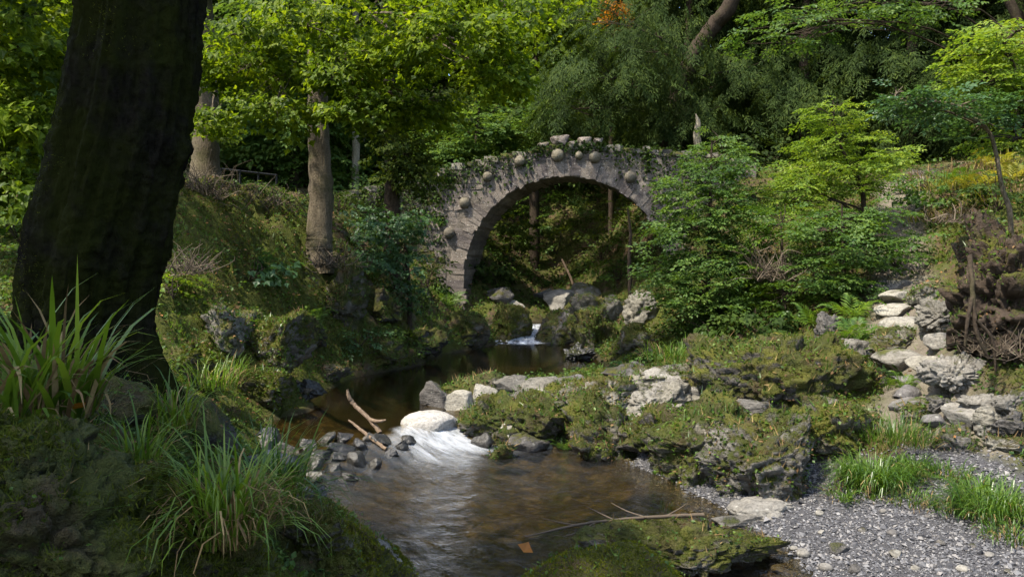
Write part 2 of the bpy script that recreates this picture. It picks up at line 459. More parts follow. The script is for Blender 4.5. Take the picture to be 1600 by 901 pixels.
# ------------------------------------------------------------------ terrain
def W(px, py, d): return tuple(P(px, py, d))
ctrl = [
 # near left bank
 W(0,650,3.4), W(110,650,3.6), W(0,900,2.5), W(150,880,2.9), W(250,720,4.2), W(150,608,6.3), W(290,620,6.4), W(30,510,6.8),
 W(350,865,3.6), W(450,905,3.9), W(520,905,4.4), (-2.6,7.2,1.0), (-3.4,8.2,1.15), (-2.9,8.4,0.55),
 (-1.45,5.2,0.45), (-0.95,5.7,-0.25), (-0.84,6.9,-0.3), (-1.35,7.8,-0.3), (-1.85,8.5,-0.3), (-2.3,9.2,-0.25), (-2.75,9.9,-0.02), (-3.2,10.6,0.0),
 (-1.6,6.2,0.35), (-2.2,7.4,0.45), (-6,8,1.7), (-8,5,1.7), (-4,3,1.75), (-3,1,1.5), (-1.6,1.5,1.0), (-2.0,3.0,1.35),
 # lower pool bed
 (0,7.5,-0.62), (0.8,8.5,-0.6), (-0.8,9.3,-0.55), (0.5,10,-0.6), (1.3,7.2,-0.5), (-0.4,6.4,-0.62), (0,5,-0.7), (-1.0,10.4,-0.4), (1.2,9.5,-0.42),
 (0.2,11.0,-0.5), (-1.6,9.9,-0.33), (0,2.5,-0.6), (0,0,-0.3), (1.5,4.5,-0.5), (1.6,6.0,-0.42), (2.0,7.1,-0.36),
 # upper pool bed
 (-2,12.8,-0.5), (-1.5,15,-0.7), (-0.6,17.5,-0.75), (0.5,20,-0.6), (-2.7,11.3,-0.22), (1,21.6,-0.3), (-2.2,10.7,-0.12), (-1.6,11.2,-0.14), (-1.5,13.6,-0.5), (0.9,17.0,-0.6),
 # left shore, bank, cliff
 (-4.0,12.0,0.0), (-3.6,13.8,0.0), (-3.2,16,0.0), (-1.95,19.6,0.0), (-0.6,22,0.0), (0.35,23.2,0.12), (-2.7,15.8,-0.4), (-1.4,19.2,-0.4), (-3.0,13.6,-0.35), (-0.2,21.4,-0.35),
 (-4.1,12.3,0.55), W(420,500,13), W(300,560,10.2), W(300,500,12), W(300,430,13), W(300,330,14.5), W(290,290,15.5), W(330,290,17), W(440,308,20),
 W(380,390,15), W(500,385,17.5), W(460,335,19), W(560,420,18.5), W(560,520,17.2), W(640,470,20.3), W(705,490,22), W(520,550,15.6), W(480,590,14.4),
 W(560,330,22), W(640,420,24), (-1.0,24.4,0.4), (-1.6,25.1,0.35), (-0.9,25.3,0.4), (-1.9,24.2,0.9), (-1.2,23.3,0.4), W(400,300,22), W(20,460,13), W(20,400,16), W(200,480,11), (-14,20,3.5), (-20,12,2.8), (-25,30,6), (-12,30,5.0), (-5,28,4.2), (-8,22,4.1), (-6.5,25,3.5),
 # tongue of rock and right shore
 (-1.15,12.3,0.0), (-1.05,13.4,0.03), (-0.35,15.1,0.05), (0.2,13,0.22), (1.15,15.2,0.12), (0.5,11.7,-0.1), (1.2,11.3,-0.05), (1.6,12,0.35), (1.0,13.8,0.28),
 (2.5,13,0.42), (2.5,15,0.3), (1.75,17.5,0.0), (2.05,20.4,0.05), (3,17,0.35), (3,19,0.7), W(960,520,21.2), W(1000,480,23), (1.65,22,0.05), (1.85,23.5,0.2),
 # gravel
 (1.57,10.1,-0.27), (2.35,7.1,-0.27), (2.05,8.5,-0.25), (3,8.5,-0.08), (3,7,-0.12), (4.2,7.85,0.03), (4.8,6.5,0.08), (2.4,5.2,-0.27), (4,4.5,0), (6,5,0.3), (1.8,10.6,-0.1), (2.3,9.8,-0.08),
 # right bank
 (5.0,8.4,0.22), (5.6,7.6,0.35), (4.4,9,0.24), W(1380,640,10), W(1240,610,12), W(1150,600,13), W(1420,600,11), W(1510,560,11.2), W(1400,520,13.5), W(1300,540,13),
 W(1200,520,15), W(1400,450,16), W(1320,440,16), W(1180,480,17), W(1090,515,17), W(1040,500,19), W(1300,330,18.5), W(1400,300,20.5), W(1500,262,24),
 W(1550,290,17), W(1590,350,11), W(1530,470,11), W(1560,565,9.8), W(1600,620,9), W(1480,430,14), W(1440,380,17), W(1590,250,20), W(1200,330,21), (3.2,10.6,0.2), (2.6,11.5,0.3),
 W(1230,272,24), (9,26,5), (14,28,5.3), (12,16,4.2), (10,10,3.2), (9,6,1.8), (14,5,3), (20,20,6), (25,35,8), (5.6,24.5,4.4), (4.6,23,1.6), (4.2,25,1.3),
 # behind the bridge
 (1.0,24.3,0.2), (1.3,26,0.42), (1.6,29,0.62), (2.0,33,0.8), (-0.6,26,0.9), (-2.4,27.2,3.0), (-1.6,29,3.2), (3.6,27,1.6), (5,29,4.5), (1.7,35,2.2), (2,38,5), (-2,34,4.2), (4.5,33,4.3),
 (3,43,7), (0,48,9), (-10,45,8), (12,45,9), (0,70,16), (-40,60,15), (40,60,16), (-70,0,6), (70,0,10), (0,-40,1), (-60,-60,3), (60,-60,4), (-120,120,25), (120,120,28), (0,140,30),
]
C = np.array(ctrl)
def rbf_solve(C, eps=0.6, smooth=0.002):
    d = np.sqrt(((C[:, None, :2] - C[None, :, :2]) ** 2).sum(-1) + eps ** 2)
    n = len(C)
    A = np.zeros((n + 1, n + 1)); A[:n, :n] = d - smooth * np.eye(n) * n; A[:n, n] = 1; A[n, :n] = 1
    return np.linalg.solve(A, np.append(C[:, 2], 0)), eps
RW, REPS = rbf_solve(C)
def rbf(x, y):
    out = np.zeros(len(x))
    for s in range(0, len(x), 20000):
        xs, ys = x[s:s + 20000], y[s:s + 20000]
        d = np.sqrt((xs[:, None] - C[None, :, 0]) ** 2 + (ys[:, None] - C[None, :, 1]) ** 2 + REPS ** 2)
        out[s:s + 20000] = d @ RW[:-1] + RW[-1]
    return out

def inpoly(x, y, poly):
    p = np.array(poly); r = np.zeros(len(x), bool); j = len(p) - 1
    for i in range(len(p)):
        c = ((p[i, 1] > y) != (p[j, 1] > y)) & (x < (p[j, 0] - p[i, 0]) * (y - p[i, 1]) / (p[j, 1] - p[i, 1] + 1e-12) + p[i, 0])
        r ^= c; j = i
    return r

GRAVEL = [(1.35,10.3),(1.75,10.7),(2.2,10.0),(2.9,9.3),(3.8,9.0),(4.5,9.1),(4.8,8.5),(5.3,7.3),(6.2,6.2),(6.4,4.2),(2.3,4.2),(2.15,6.5),(2.2,7.4),(1.9,8.6)]
PATH = np.array([(4.6,8.7),(4.75,9.6),(5.2,11),(6.1,13.5),(7.3,16),(8.3,18.2),(9.3,20.5),(12.6,24),(16,27)])
def pathdist(x, y):
    best = np.full(len(x), 1e9)
    for a, b in zip(PATH[:-1], PATH[1:]):
        ab = b - a
        t = np.clip(((x - a[0]) * ab[0] + (y - a[1]) * ab[1]) / ab.dot(ab), 0, 1)
        best = np.minimum(best, np.hypot(x - a[0] - t * ab[0], y - a[1] - t * ab[1]))
    return best

def axis(a, b, step, lo, hi, grow=1.16):
    mid = list(np.arange(a, b, step))
    s, v, up = step, b, []
    while v < hi: up.append(v); s *= grow; v += s
    s, v, dn = step, a - step, []
    while v > lo: dn.append(v); s *= grow; v -= s
    return np.array(sorted(dn) + mid + up + [hi])
GX = axis(-6.5, 8.0, 0.075, -160, 160)
GY = axis(2.2, 25.0, 0.075, -60, 170)
gx, gy = np.meshgrid(GX, GY)
tx, ty = gx.ravel(), gy.ravel()
tz = rbf(tx, ty)
warp = np.stack([tx, ty, np.zeros_like(tx)], -1)
gm = inpoly(tx + 0.12 * vnoise(warp * 3), ty + 0.12 * vnoise(warp * 3, 5), GRAVEL).astype(float)
pd = pathdist(tx, ty)
pm = 1 - sstep(0.3, 0.75, pd + 0.15 * vnoise(warp * 2.5, 9))
def water_z(x, y):
    t = (x + 2.6) * 0.84 - (y - 9.3) * 0.55
    z = -0.25 * sstep(-0.25, 0.9, t) * (1 - sstep(12.6, 13.4, y))
    z = z + 0.30 * sstep(22.4, 24.0, y) + 0.42 * sstep(24, 33, y)
    return z
bedm = 1 - sstep(-0.02, 0.12, tz - water_z(tx, ty))
bedm *= ((tx > -5) & (tx < 4) & (ty > -5) & (ty < 34))
dist = np.hypot(tx, ty)
amp = (1 - gm * 0.93) * (1 - bedm * 0.7) * (1 - 0.6 * pm)
rough_far = sstep(20, 60, dist)
q = np.stack([tx, ty, tz * 0.8], -1)
tz = tz + amp * (0.10 * fbm(q * 1.1, 4, 3) + 0.05 * fbm(q * 4.0, 3, 8, ridged=True) - 0.02) + rough_far * 0.8 * fbm(q * 0.12, 3, 21)
tz += (1 - gm) * (1 - bedm) * 0.022 * fbm(q * 13, 2, 31)
near = np.where((dist < 32) & (ty > 2))[0]
for fq, am in ((1.5, 0.13), (4.2, 0.055)):
    pq = np.stack([tx, ty, tz], -1)[near] * fq + 0.45 * np.stack([vnoise(q[near] * fq, 60 + k) for k in (1, 2, 3)], -1)
    f1, f2, cid = worley(pq, 70)
    tz[near] += (am * amp * (1 - 0.75 * bedm))[near] * (0.7 * cid - 0.8 * (1 - sstep(0, 0.2, f2 - f1)) + 0.2)
tz += gm * 0.02 * vnoise(warp * 2.2, 77)
# drag the sharp bank into terraces of rock on the left cliff
TZ = tz.reshape(gx.shape)
def hz(x, y):
    x = np.atleast_1d(np.asarray(x, float)); y = np.atleast_1d(np.asarray(y, float))
    i = np.clip(np.searchsorted(GX, x) - 1, 0, len(GX) - 2); j = np.clip(np.searchsorted(GY, y) - 1, 0, len(GY) - 2)
    u = (x - GX[i]) / (GX[i + 1] - GX[i]); v = (y - GY[j]) / (GY[j + 1] - GY[j])
    return (TZ[j, i] * (1 - u) + TZ[j, i + 1] * u) * (1 - v) + (TZ[j + 1, i] * (1 - u) + TZ[j + 1, i + 1] * u) * v
def H1(x, y): return float(hz(x, y)[0])
_ds = np.concatenate([np.arange(2.2, 30, 0.02), np.arange(30, 90, 0.1)])
def G(px, py, water=False):
    """where the ground is seen at a photo pixel"""
    u = (px - 800) / F; v = (450.5 - py) / F
    t = _ds / (CP + v * SP)
    z = CAMZ + t * (-SP + v * CP); x = t * u
    h = hz(x, _ds)
    if water: h = np.maximum(h, np.where((x > -4) & (x < 2.4) & (_ds < 34), water_z(x, _ds), -9))
    k = np.argmax(z < h)
    return np.array((x[k], _ds[k], h[k]))

nx_, ny_ = len(GX), len(GY)
ii = (np.arange(ny_ - 1)[:, None] * nx_ + np.arange(nx_ - 1)[None]).ravel()
TF = np.stack([ii, ii + 1, ii + nx_ + 1, ii + nx_], -1)
TV = np.stack([tx, ty, tz], -1)
TT = np.concatenate([TF[:, :3], TF[:, [0, 2, 3]]])

def terrain_material():
    m, nt, out = new_mat('bank_ground')
    at = N(nt, 'ShaderNodeAttribute', attribute_name='cover')
    sp = N(nt, 'ShaderNodeSeparateColor'); nt.links.new(at.outputs['Color'], sp.inputs[0])
    pos = geo(nt, 'Position')
    n1 = noise_n(nt, pos, 1.3, 6, 0.6, 0.3); n2 = noise_n(nt, pos, 9, 6, 0.65); n3 = noise_n(nt, pos, 45, 4, 0.65)
    soil = mixc(nt, n3, (0.022, 0.015, 0.009), (0.105, 0.075, 0.045))
    moss = mixc(nt, n3, (0.020, 0.025, 0.005), (0.085, 0.095, 0.015))
    litter = mixc(nt, n2, (0.045, 0.028, 0.014), (0.17, 0.11, 0.055))
    rock = mixc(nt, n2, (0.05, 0.045, 0.038), (0.22, 0.205, 0.175))
    nz = N(nt, 'ShaderNodeSeparateXYZ'); nt.links.new(geo(nt, 'Normal'), nz.inputs[0])
    c = mixc(nt, ramp(nt, n2, [(0.42, (0, 0, 0)), (0.6, (1, 1, 1))]), soil, litter)
    rf = mathn(nt, 'MULTIPLY_ADD', nz.outputs[2], -1.0, mathn(nt, 'MULTIPLY_ADD', n2, 0.8, 0.25))
    c = mixc(nt, ramp(nt, rf, [(0.10, (0, 0, 0)), (0.28, (1, 1, 1))]), c, rock)
    mf = mathn(nt, 'ADD', mathn(nt, 'MULTIPLY', n1, 0.9), mathn(nt, 'MULTIPLY', n2, 0.5))
    mf = mathn(nt, 'ADD', mf, mathn(nt, 'MULTIPLY', sp.outputs[0], 0.55))
    c = mixc(nt, ramp(nt, mathn(nt, 'SUBTRACT', mf, 0.45), [(0.42, (0, 0, 0)), (0.55, (1, 1, 1))]), c, moss)
    pathc = mixc(nt, n2, (0.075, 0.058, 0.042), (0.26, 0.225, 0.18))
    c = mixc(nt, sp.outputs[1], c, pathc)
    v = N(nt, 'ShaderNodeTexVoronoi'); v.inputs['Scale'].default_value = 8
    vv = N(nt, 'ShaderNodeVectorMath', operation='MULTIPLY_ADD'); vv.inputs[1].default_value = (0.35, 0.35, 0.35)
    nz3 = N(nt, 'ShaderNodeTexNoise'); nz3.inputs['Scale'].default_value = 5; nt.links.new(pos, nz3.inputs['Vector'])
    nt.links.new(nz3.outputs['Color'], vv.inputs[0]); nt.links.new(pos, vv.inputs[2]); nt.links.new(vv.outputs[0], v.inputs['Vector'])
    bed = mixc(nt, ramp(nt, v.outputs['Color'], [(0.2, (0, 0, 0)), (0.8, (1, 1, 1))]), (0.018, 0.015, 0.008), (0.15, 0.118, 0.056))
    bed = mixc(nt, 0.35, bed, mixc(nt, n2, (0.018, 0.015, 0.008), (0.11, 0.083, 0.036)))
    bed = mixc(nt, mathn(nt, 'MULTIPLY', ramp(nt, v.outputs['Distance'], [(0.35, (0, 0, 0)), (0.7, (1, 1, 1))]), 0.6), bed, (0.03, 0.022, 0.010))
    c = mixc(nt, at.outputs['Alpha'], c, mixc(nt, n3, (0.035, 0.034, 0.036), (0.10, 0.098, 0.10)))
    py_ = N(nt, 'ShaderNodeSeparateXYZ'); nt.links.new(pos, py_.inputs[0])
    depth_dark = N(nt, 'ShaderNodeMapRange'); depth_dark.inputs[1].default_value = 12.2; depth_dark.inputs[2].default_value = 14.5; nt.links.new(py_.outputs[1], depth_dark.inputs[0])
    bed = mixc(nt, depth_dark.outputs[0], bed, mixc(nt, n2, (0.012, 0.010, 0.006), (0.045, 0.036, 0.02)))  # upper pool bed painted darker, standing in for light lost in deep water
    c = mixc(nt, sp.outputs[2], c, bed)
    p = N(nt, 'ShaderNodeBsdfPrincipled'); nt.links.new(c, p.inputs['Base Color'])
    p.inputs['Roughness'].default_value = 0.9; p.inputs['Specular IOR Level'].default_value = 0.15
    h = mathn(nt, 'ADD', mathn(nt, 'MULTIPLY', n2, 1.0), mathn(nt, 'MULTIPLY', n3, 0.5))
    nt.links.new(bump(nt, h, 1.0, 0.06), p.inputs['Normal'])
    nt.links.new(p.outputs[0], out.inputs[0])
    return m

def terrain_moss(x, y):
    """how mossy the ground is, 0..1"""
    m = 0.5 + 0.0 * x
    m = np.where((x < -1) & (y < 9.5), 0.62, m)
    m = np.where((x > -1.5) & (x < 4) & (y > 11) & (y < 22), 0.70, m)
    m = np.where((x < -3) & (y > 9.5) & (y < 18), 0.72, m)
    return m

me = mesh_np('ground', TV, TF)
ca = me.color_attributes.new('cover', 'FLOAT_COLOR', 'POINT')
mossv = terrain_moss(tx, ty)
ca.data.foreach_set('color', np.stack([mossv, pm * 0.8 * (1 - gm), bedm * (1 - gm), gm], -1).astype(np.float32).ravel())
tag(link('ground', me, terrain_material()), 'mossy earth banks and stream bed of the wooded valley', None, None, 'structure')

# ------------------------------------------------------------------ water
def water_material():
    m, nt, out = new_mat('stream_water')
    at = N(nt, 'ShaderNodeAttribute', attribute_name='flow')
    sp = N(nt, 'ShaderNodeSeparateColor'); nt.links.new(at.outputs['Color'], sp.inputs[0])
    # R foam, G along the flow, B across it
    cb = N(nt, 'ShaderNodeCombineXYZ')
    nt.links.new(mathn(nt, 'MULTIPLY', sp.outputs[1], 1.5), cb.inputs[0]); nt.links.new(mathn(nt, 'MULTIPLY', sp.outputs[2], 5.5), cb.inputs[1])
    st = noise_n(nt, cb.outputs[0], 1.0, 7, 0.68, 0.8)
    pos = geo(nt, 'Position')
    w1 = noise_n(nt, pos, 5, 3, 0.5, 0.5); w2 = noise_n(nt, pos, 19, 3, 0.5)
    tr = N(nt, 'ShaderNodeBsdfTransparent'); tr.inputs[0].default_value = (0.66, 0.58, 0.38, 1)
    gl = N(nt, 'ShaderNodeBsdfGlossy'); gl.inputs['Roughness'].default_value = 0.07; gl.inputs['Color'].default_value = (0.95, 0.97, 1, 1)
    fr = N(nt, 'ShaderNodeFresnel'); fr.inputs[0].default_value = 1.333
    h = mathn(nt, 'ADD', mathn(nt, 'MULTIPLY', w1, 1.0), mathn(nt, 'MULTIPLY', w2, 0.25))
    cal = sp.outputs[0]
    h2 = mathn(nt, 'ADD', h, mathn(nt, 'MULTIPLY', st, 1.1))
    ba = N(nt, 'ShaderNodeBump'); ba.inputs['Distance'].default_value = 0.05
    rough_att = N(nt, 'ShaderNodeAttribute', attribute_name='chop')
    nt.links.new(rough_att.outputs['Fac'], ba.inputs['Strength']); nt.links.new(h2, ba.inputs['Height'])
    nt.links.new(ba.outputs[0], gl.inputs['Normal']); nt.links.new(ba.outputs[0], fr.inputs['Normal'])
    mx = N(nt, 'ShaderNodeMixShader')
    nt.links.new(mathn(nt, 'MULTIPLY_ADD', fr.outputs[0], 1.0, 0.02, clamp=True), mx.inputs[0])
    nt.links.new(tr.outputs[0], mx.inputs[1]); nt.links.new(gl.outputs[0], mx.inputs[2])
    fo = N(nt, 'ShaderNodeBsdfDiffuse'); fo.inputs[0].default_value = (0.78, 0.82, 0.86, 1)
    ff = mathn(nt, 'MULTIPLY', cal, ramp(nt, st, [(0.30, (0.02, 0.02, 0.02)), (0.78, (1, 1, 1))]), clamp=True)
    mx2 = N(nt, 'ShaderNodeMixShader'); nt.links.new(ff, mx2.inputs[0])
    nt.links.new(mx.outputs[0], mx2.inputs[1]); nt.links.new(fo.outputs[0], mx2.inputs[2])
    nt.links.new(mx2.outputs[0], out.inputs[0])
    return m

wx = np.arange(-5.0, 3.6, 0.05); wy = np.concatenate([np.arange(-4, 5, 0.3), np.arange(5, 26, 0.06), np.arange(26, 36, 0.15)])
X, Y = np.meshgrid(wx, wy); X = X.ravel(); Y = Y.ravel()
Z = water_z(X, Y)
tt = (X + 2.6) * 0.84 - (Y - 9.3) * 0.55        # past the weir
ss = (X + 2.6) * 0.55 + (Y - 9.3) * 0.84        # along the weir, 0 near .. 3.1 by the white boulder
wig = 0.18 * vnoise(np.stack([ss * 3, ss * 0, ss * 0], -1), 4)
fall = sstep(-0.22, 0.0, tt + wig) * (1 - sstep(0.35, 1.5, tt + wig)) * (1 - sstep(12.4, 13, Y))
foam = fall * (0.05 + 0.62 * sstep(1.3, 2.6, ss)) * sstep(-0.6, 0.2, ss) * (1 - sstep(3.15, 3.5, ss))
foam += 0.02 * sstep(0.5, 1.5, tt) * (1 - sstep(2.0, 3.4, tt)) * (Y < 12)
up = sstep(22.2, 22.6, Y) * (1 - sstep(24.2, 25.2, Y))
foam += 0.95 * up + 0.35 * sstep(25.5, 27, Y)
foam = np.clip(foam, 0, 1)
q = np.stack([X, Y, 0 * X], -1)
Z += 0.012 * fall * fbm(np.stack([tt * 1.5, ss * 6, 0 * tt], -1), 3, 5) + 0.004 * fbm(q * 3, 2, 2) * sstep(0, 1, tt)
Z += up * 0.05 * fbm(q * np.array([5, 2, 1]), 3, 5)
ii = (np.arange(len(wy) - 1)[:, None] * len(wx) + np.arange(len(wx) - 1)[None]).ravel()
WF = np.stack([ii, ii + 1, ii + len(wx) + 1, ii + len(wx)], -1)
keep = (Z > hz(X, Y) - 0.12) | False
fk = keep[WF].any(1)
# only where the stream can be: left of the gravel, right of the cliff
cx = X[WF].mean(1); cyy = Y[WF].mean(1)
fk &= ~((cx > 2.75) & (cyy < 12)) & ~((cx < -4.4) & (cyy > 9)) & ~((cx < -2.9) & (cyy < 9))
me = mesh_np('stream', np.stack([X, Y, Z], -1), WF[fk])
ca = me.color_attributes.new('flow', 'FLOAT_COLOR', 'POINT')
curl = ss + 0.25 * tt + 0.12 * vnoise(q * 0.8, 3) - 0.0
along = np.where(Y > 21.5, Y * 1.3, tt); across = np.where(Y > 21.5, X, curl)
ca.data.foreach_set('color', np.stack([foam, along, across, np.ones_like(X)], -1).astype(np.float32).ravel())
ch = me.attributes.new('chop', 'FLOAT', 'POINT')
chop = 0.05 + 0.75 * sstep(-0.1, 0.6, tt) * (1 - 0.45 * sstep(2.8, 4.2, tt)) * (Y < 12.6) + 0.6 * up
ch.data.foreach_set('value', chop.astype(np.float32))
tag(link('stream_water', me, water_material()), 'clear brown stream with a dark pool and small white cascades', None, None, 'structure')

# ------------------------------------------------------------------ rocks
_ico = {}
def ico(sub):
    if sub not in _ico:
        bm = bmesh.new(); bmesh.ops.create_icosphere(bm, subdivisions=sub, radius=1.0)
        v = np.array([x.co[:] for x in bm.verts]); f = np.array([[y.index for y in x.verts] for x in bm.faces]); bm.free()
        _ico[sub] = (v, f)
    return _ico[sub]

def rock_verts(seed, size, cuts=14, rough=0.10, strata=0.0, sub=5, tilt=(0.25, 0.15), lo=0.45, hi=0.95, freq=1.6, crag=0.0, cragf=5.0):
    rng = np.random.default_rng(seed)
    v, f = ico(sub)
    v = v.copy()
    for _ in range(cuts):
        n = rng.normal(size=3); n[2] *= 1.1; n /= np.linalg.norm(n)
        d = rng.uniform(lo, hi)
        e = v @ n - d
        v -= np.clip(e, 0, None)[:, None] * n
    mn, mx = v.min(0), v.max(0)
    v = (v - (mn + mx) / 2) / ((mx - mn) / 2)
    size = np.asarray(size, float)
    dirn = v / (np.linalg.norm(v, axis=1)[:, None] + 1e-9)
    q = v * size / np.mean(size)
    r = fbm(q * freq, 4, seed) * rough + fbm(q * freq * 4, 4, seed + 5, ridged=True, gain=0.6) * rough * 0.34
    if strata:
        L = q[:, 2] + q[:, 0] * tilt[0] + q[:, 1] * tilt[1] + 0.12 * vnoise(q * 2, seed + 3)
        k = L * strata
        saw = k - np.floor(k)
        lay = _h(np.floor(k).astype(np.int64), 0 * k.astype(np.int64), 0 * k.astype(np.int64), seed)
        r += 0.10 * lay - 0.07 * sstep(0.75, 1.0, saw)
    v = v + dirn * r[:, None]
    v = v * size / 2
    if crag:       # broken into blocks: every cell stands proud or sunk by its own amount, with cracks between
        for fq, am in ((cragf, crag), (cragf * 2.6, crag * 0.35)):
            p = v * fq * np.array((1, 1, 1.5)) + 0.28 * np.stack([vnoise(v * fq * 1.3, seed + k) for k in (1, 2, 3)], -1)
            f1, f2, cid = worley(p, seed)
            v = v + dirn * (am * (0.8 * cid - 0.9 * (1 - sstep(0.0, 0.22, f2 - f1)) + 0.25))[:, None]
    return v, f

ROCKS = []
def rock(name, base, size, mat, label, cat, seed, group=None, sink=0.25, yaw=0.0, smooth=True, parent=None, roll=(0, 0), **kw):
    """a boulder whose base centre stands at `base`; part of it is sunk in the ground"""
    v, f = rock_verts(seed, size, **kw)
    Rm = np.array((Matrix.Rotation(yaw, 3, 'Z') @ Matrix.Rotation(roll[0], 3, 'X') @ Matrix.Rotation(roll[1], 3, 'Y')))
    v = v @ Rm.T
    v[:, 2] += size[2] * (0.5 - sink)
    me = mesh_np(name, v, f, smooth)
    o = link(name, me, mat, parent, base)
    if parent is None: tag(o, label, cat, group)
    ROCKS.append((o, v + np.array(base), f))
    return o, v + np.array(base), f

def m_(px, d): return px * d / F

blade_t = np.array([[0, -0.5, 0], [0, 0.5, 0], [0.35, 0, 1.0]]); blade_f = np.array([[0, 1, 2]])
def fuzz(parent, V, T, n, length, mat, seed, nzmin=0.0, name='moss', thr=-0.1, freq=2.5, width=0.35, kind=True):
    """short moss fibres on a rock"""
    rng = np.random.default_rng(seed)
    p, nn, k = tri_sample(V, T, n, rng)
    q = vnoise(p * freq, 5) + 0.5 * vnoise(p * freq * 3, 6)
    keep = (nn[:, 2] > nzmin) & (q > thr - 0.4 * nn[:, 2])
    p, nn = p[keep], nn[keep]
    if len(p) == 0: return
    yaw = rng.uniform(0, 6.28, len(p))
    d = nn + 0.7 * rng.normal(size=nn.shape); d[:, 2] += 0.25; d /= np.linalg.norm(d, axis=1)[:, None]
    a = np.cross(d, rng.normal(size=d.shape)); a /= np.linalg.norm(a, axis=1)[:, None] + 1e-9
    b = np.cross(d, a)
    s = length * rng.uniform(0.5, 1.3, len(p))
    R = np.stack([a, b, d], -1)
    V2, F2 = scatter(blade_t, blade_f, p - np.array(parent.location), R, np.stack([s, s * width, s], -1))
    me = mesh_np(name, V2, F2, False)
    o = link(name, me, mat, parent)
    o['kind'] = 'stuff'
    return o

# foreground boulders
o, v, f = rock('mossy_boulder', P(905, 905, 5.25) + np.array((0.02, 0.15, -1.12)), (1.4, 1.4, 1.32), S_CUSHION, 'mossy green domed boulder rising from the water at the bottom edge', 'boulder', 11, sink=0.0, cuts=10, rough=0.07, sub=6, lo=0.6)
fuzz(o, v, f, 70000, 0.020, L_MOSS2, 1, 0.05, thr=-0.6)
o, v, f = rock('layered_boulder', (1.45, 7.15, -0.30), (1.60, 0.8, 0.44), S_VMOSSY, 'dark layered flat boulder with mossy top at the gravel edge of the pool', 'boulder', 12, sink=0.22, yaw=-0.08, cuts=16, rough=0.10, strata=2.4, sub=6, tilt=(0.12, 0.1), crag=0.05, cragf=5.0)
fuzz(o, v, f, 30000, 0.018, L_MOSS, 2, 0.1, thr=0.0)
o, v, f = rock('mossy_boulder', (-0.98, 5.55, -0.1), (0.62, 1.0, 0.85), S_CUSHION, 'small moss covered rock at the water edge below the long grass tuft', 'boulder', 13, sink=0.2, yaw=0.4, cuts=12, rough=0.13, sub=6, lo=0.55, crag=0.035, cragf=5)
fuzz(o, v, f, 26000, 0.02, L_MOSS2, 3, 0.0, thr=-0.5)
o, v, f = rock('mossy_boulder', (-1.3, 4.7, 0.25), (0.62, 0.7, 0.6), S_CUSHION, 'mossy rounded rock on the bank right beside the long grass tuft', 'boulder', 14, sink=0.2, yaw=-0.3, cuts=12, rough=0.13, sub=6, lo=0.55, crag=0.035, cragf=5)
o, v, f = rock('mossy_boulder', P(500, 880, 4.9), (0.42, 0.5, 0.5), S_VMOSSY, 'dark reddish mossy rock between the near bank and the small moss covered rock', 'boulder', 17, sink=0.3, yaw=0.3, cuts=14, rough=0.12, sub=6, crag=0.04, cragf=6)
fuzz(o, v, f, 9000, 0.018, L_MOSS, 8, 0.2, thr=0.0)
o, v, f = rock('mossy_boulder', P(600, 915, 5.6), (0.34, 0.4, 0.42), S_BARE, 'bare grey stone at the water edge by the bottom of the picture', 'boulder', 18, sink=0.3, yaw=0.3, cuts=14, rough=0.1, sub=5)
fuzz(o, v, f, 20000, 0.02, L_MOSS, 4, 0.0, thr=-0.4)
o, v, f = rock('grey_boulder', P(195, 640, 5.0), (0.5, 0.45, 0.3), S_CLIFF, 'bare grey rock at the foot of the big dark tree', 'boulder', 15, sink=0.3, rough=0.07, sub=5)
o, v, f = rock('dark_boulder', P(325, 690, 6.6), (0.42, 0.6, 0.5), S_CLIFF, 'dark rounded boulder on the bank behind the grass by the big tree', 'boulder', 16, sink=0.25, rough=0.07, sub=5)
# steep mossy face of the near bank
for i, (px, py, d, w, h, sd) in enumerate(((60, 900, 2.75, 0.62, 0.62, 21), (190, 905, 3.0, 0.6, 0.6, 22), (300, 930, 3.2, 0.55, 0.5, 23), (20, 800, 2.9, 0.5, 0.5, 24))):
    lab = ('mossy earth block in the bottom corner of the near bank', 'mossy earth block below the reddish dead leaves of the near bank', 'mossy earth block under the large grass tuft', 'mossy earth block under the grass clump at the picture edge')[i]
    o, v, f = rock('mossy_bank_block', P(px, py, d), (w, 0.6, h), S_CUSHION, lab, 'bank block', sd, 'mossy blocks of the near bank', sink=0.35, rough=0.16, sub=6, lo=0.6, crag=0.05, cragf=5.5)
    fuzz(o, v, f, 36000, 0.026, L_MOSS, 30 + i, -0.5, thr=-0.05, freq=3.5, width=0.22)

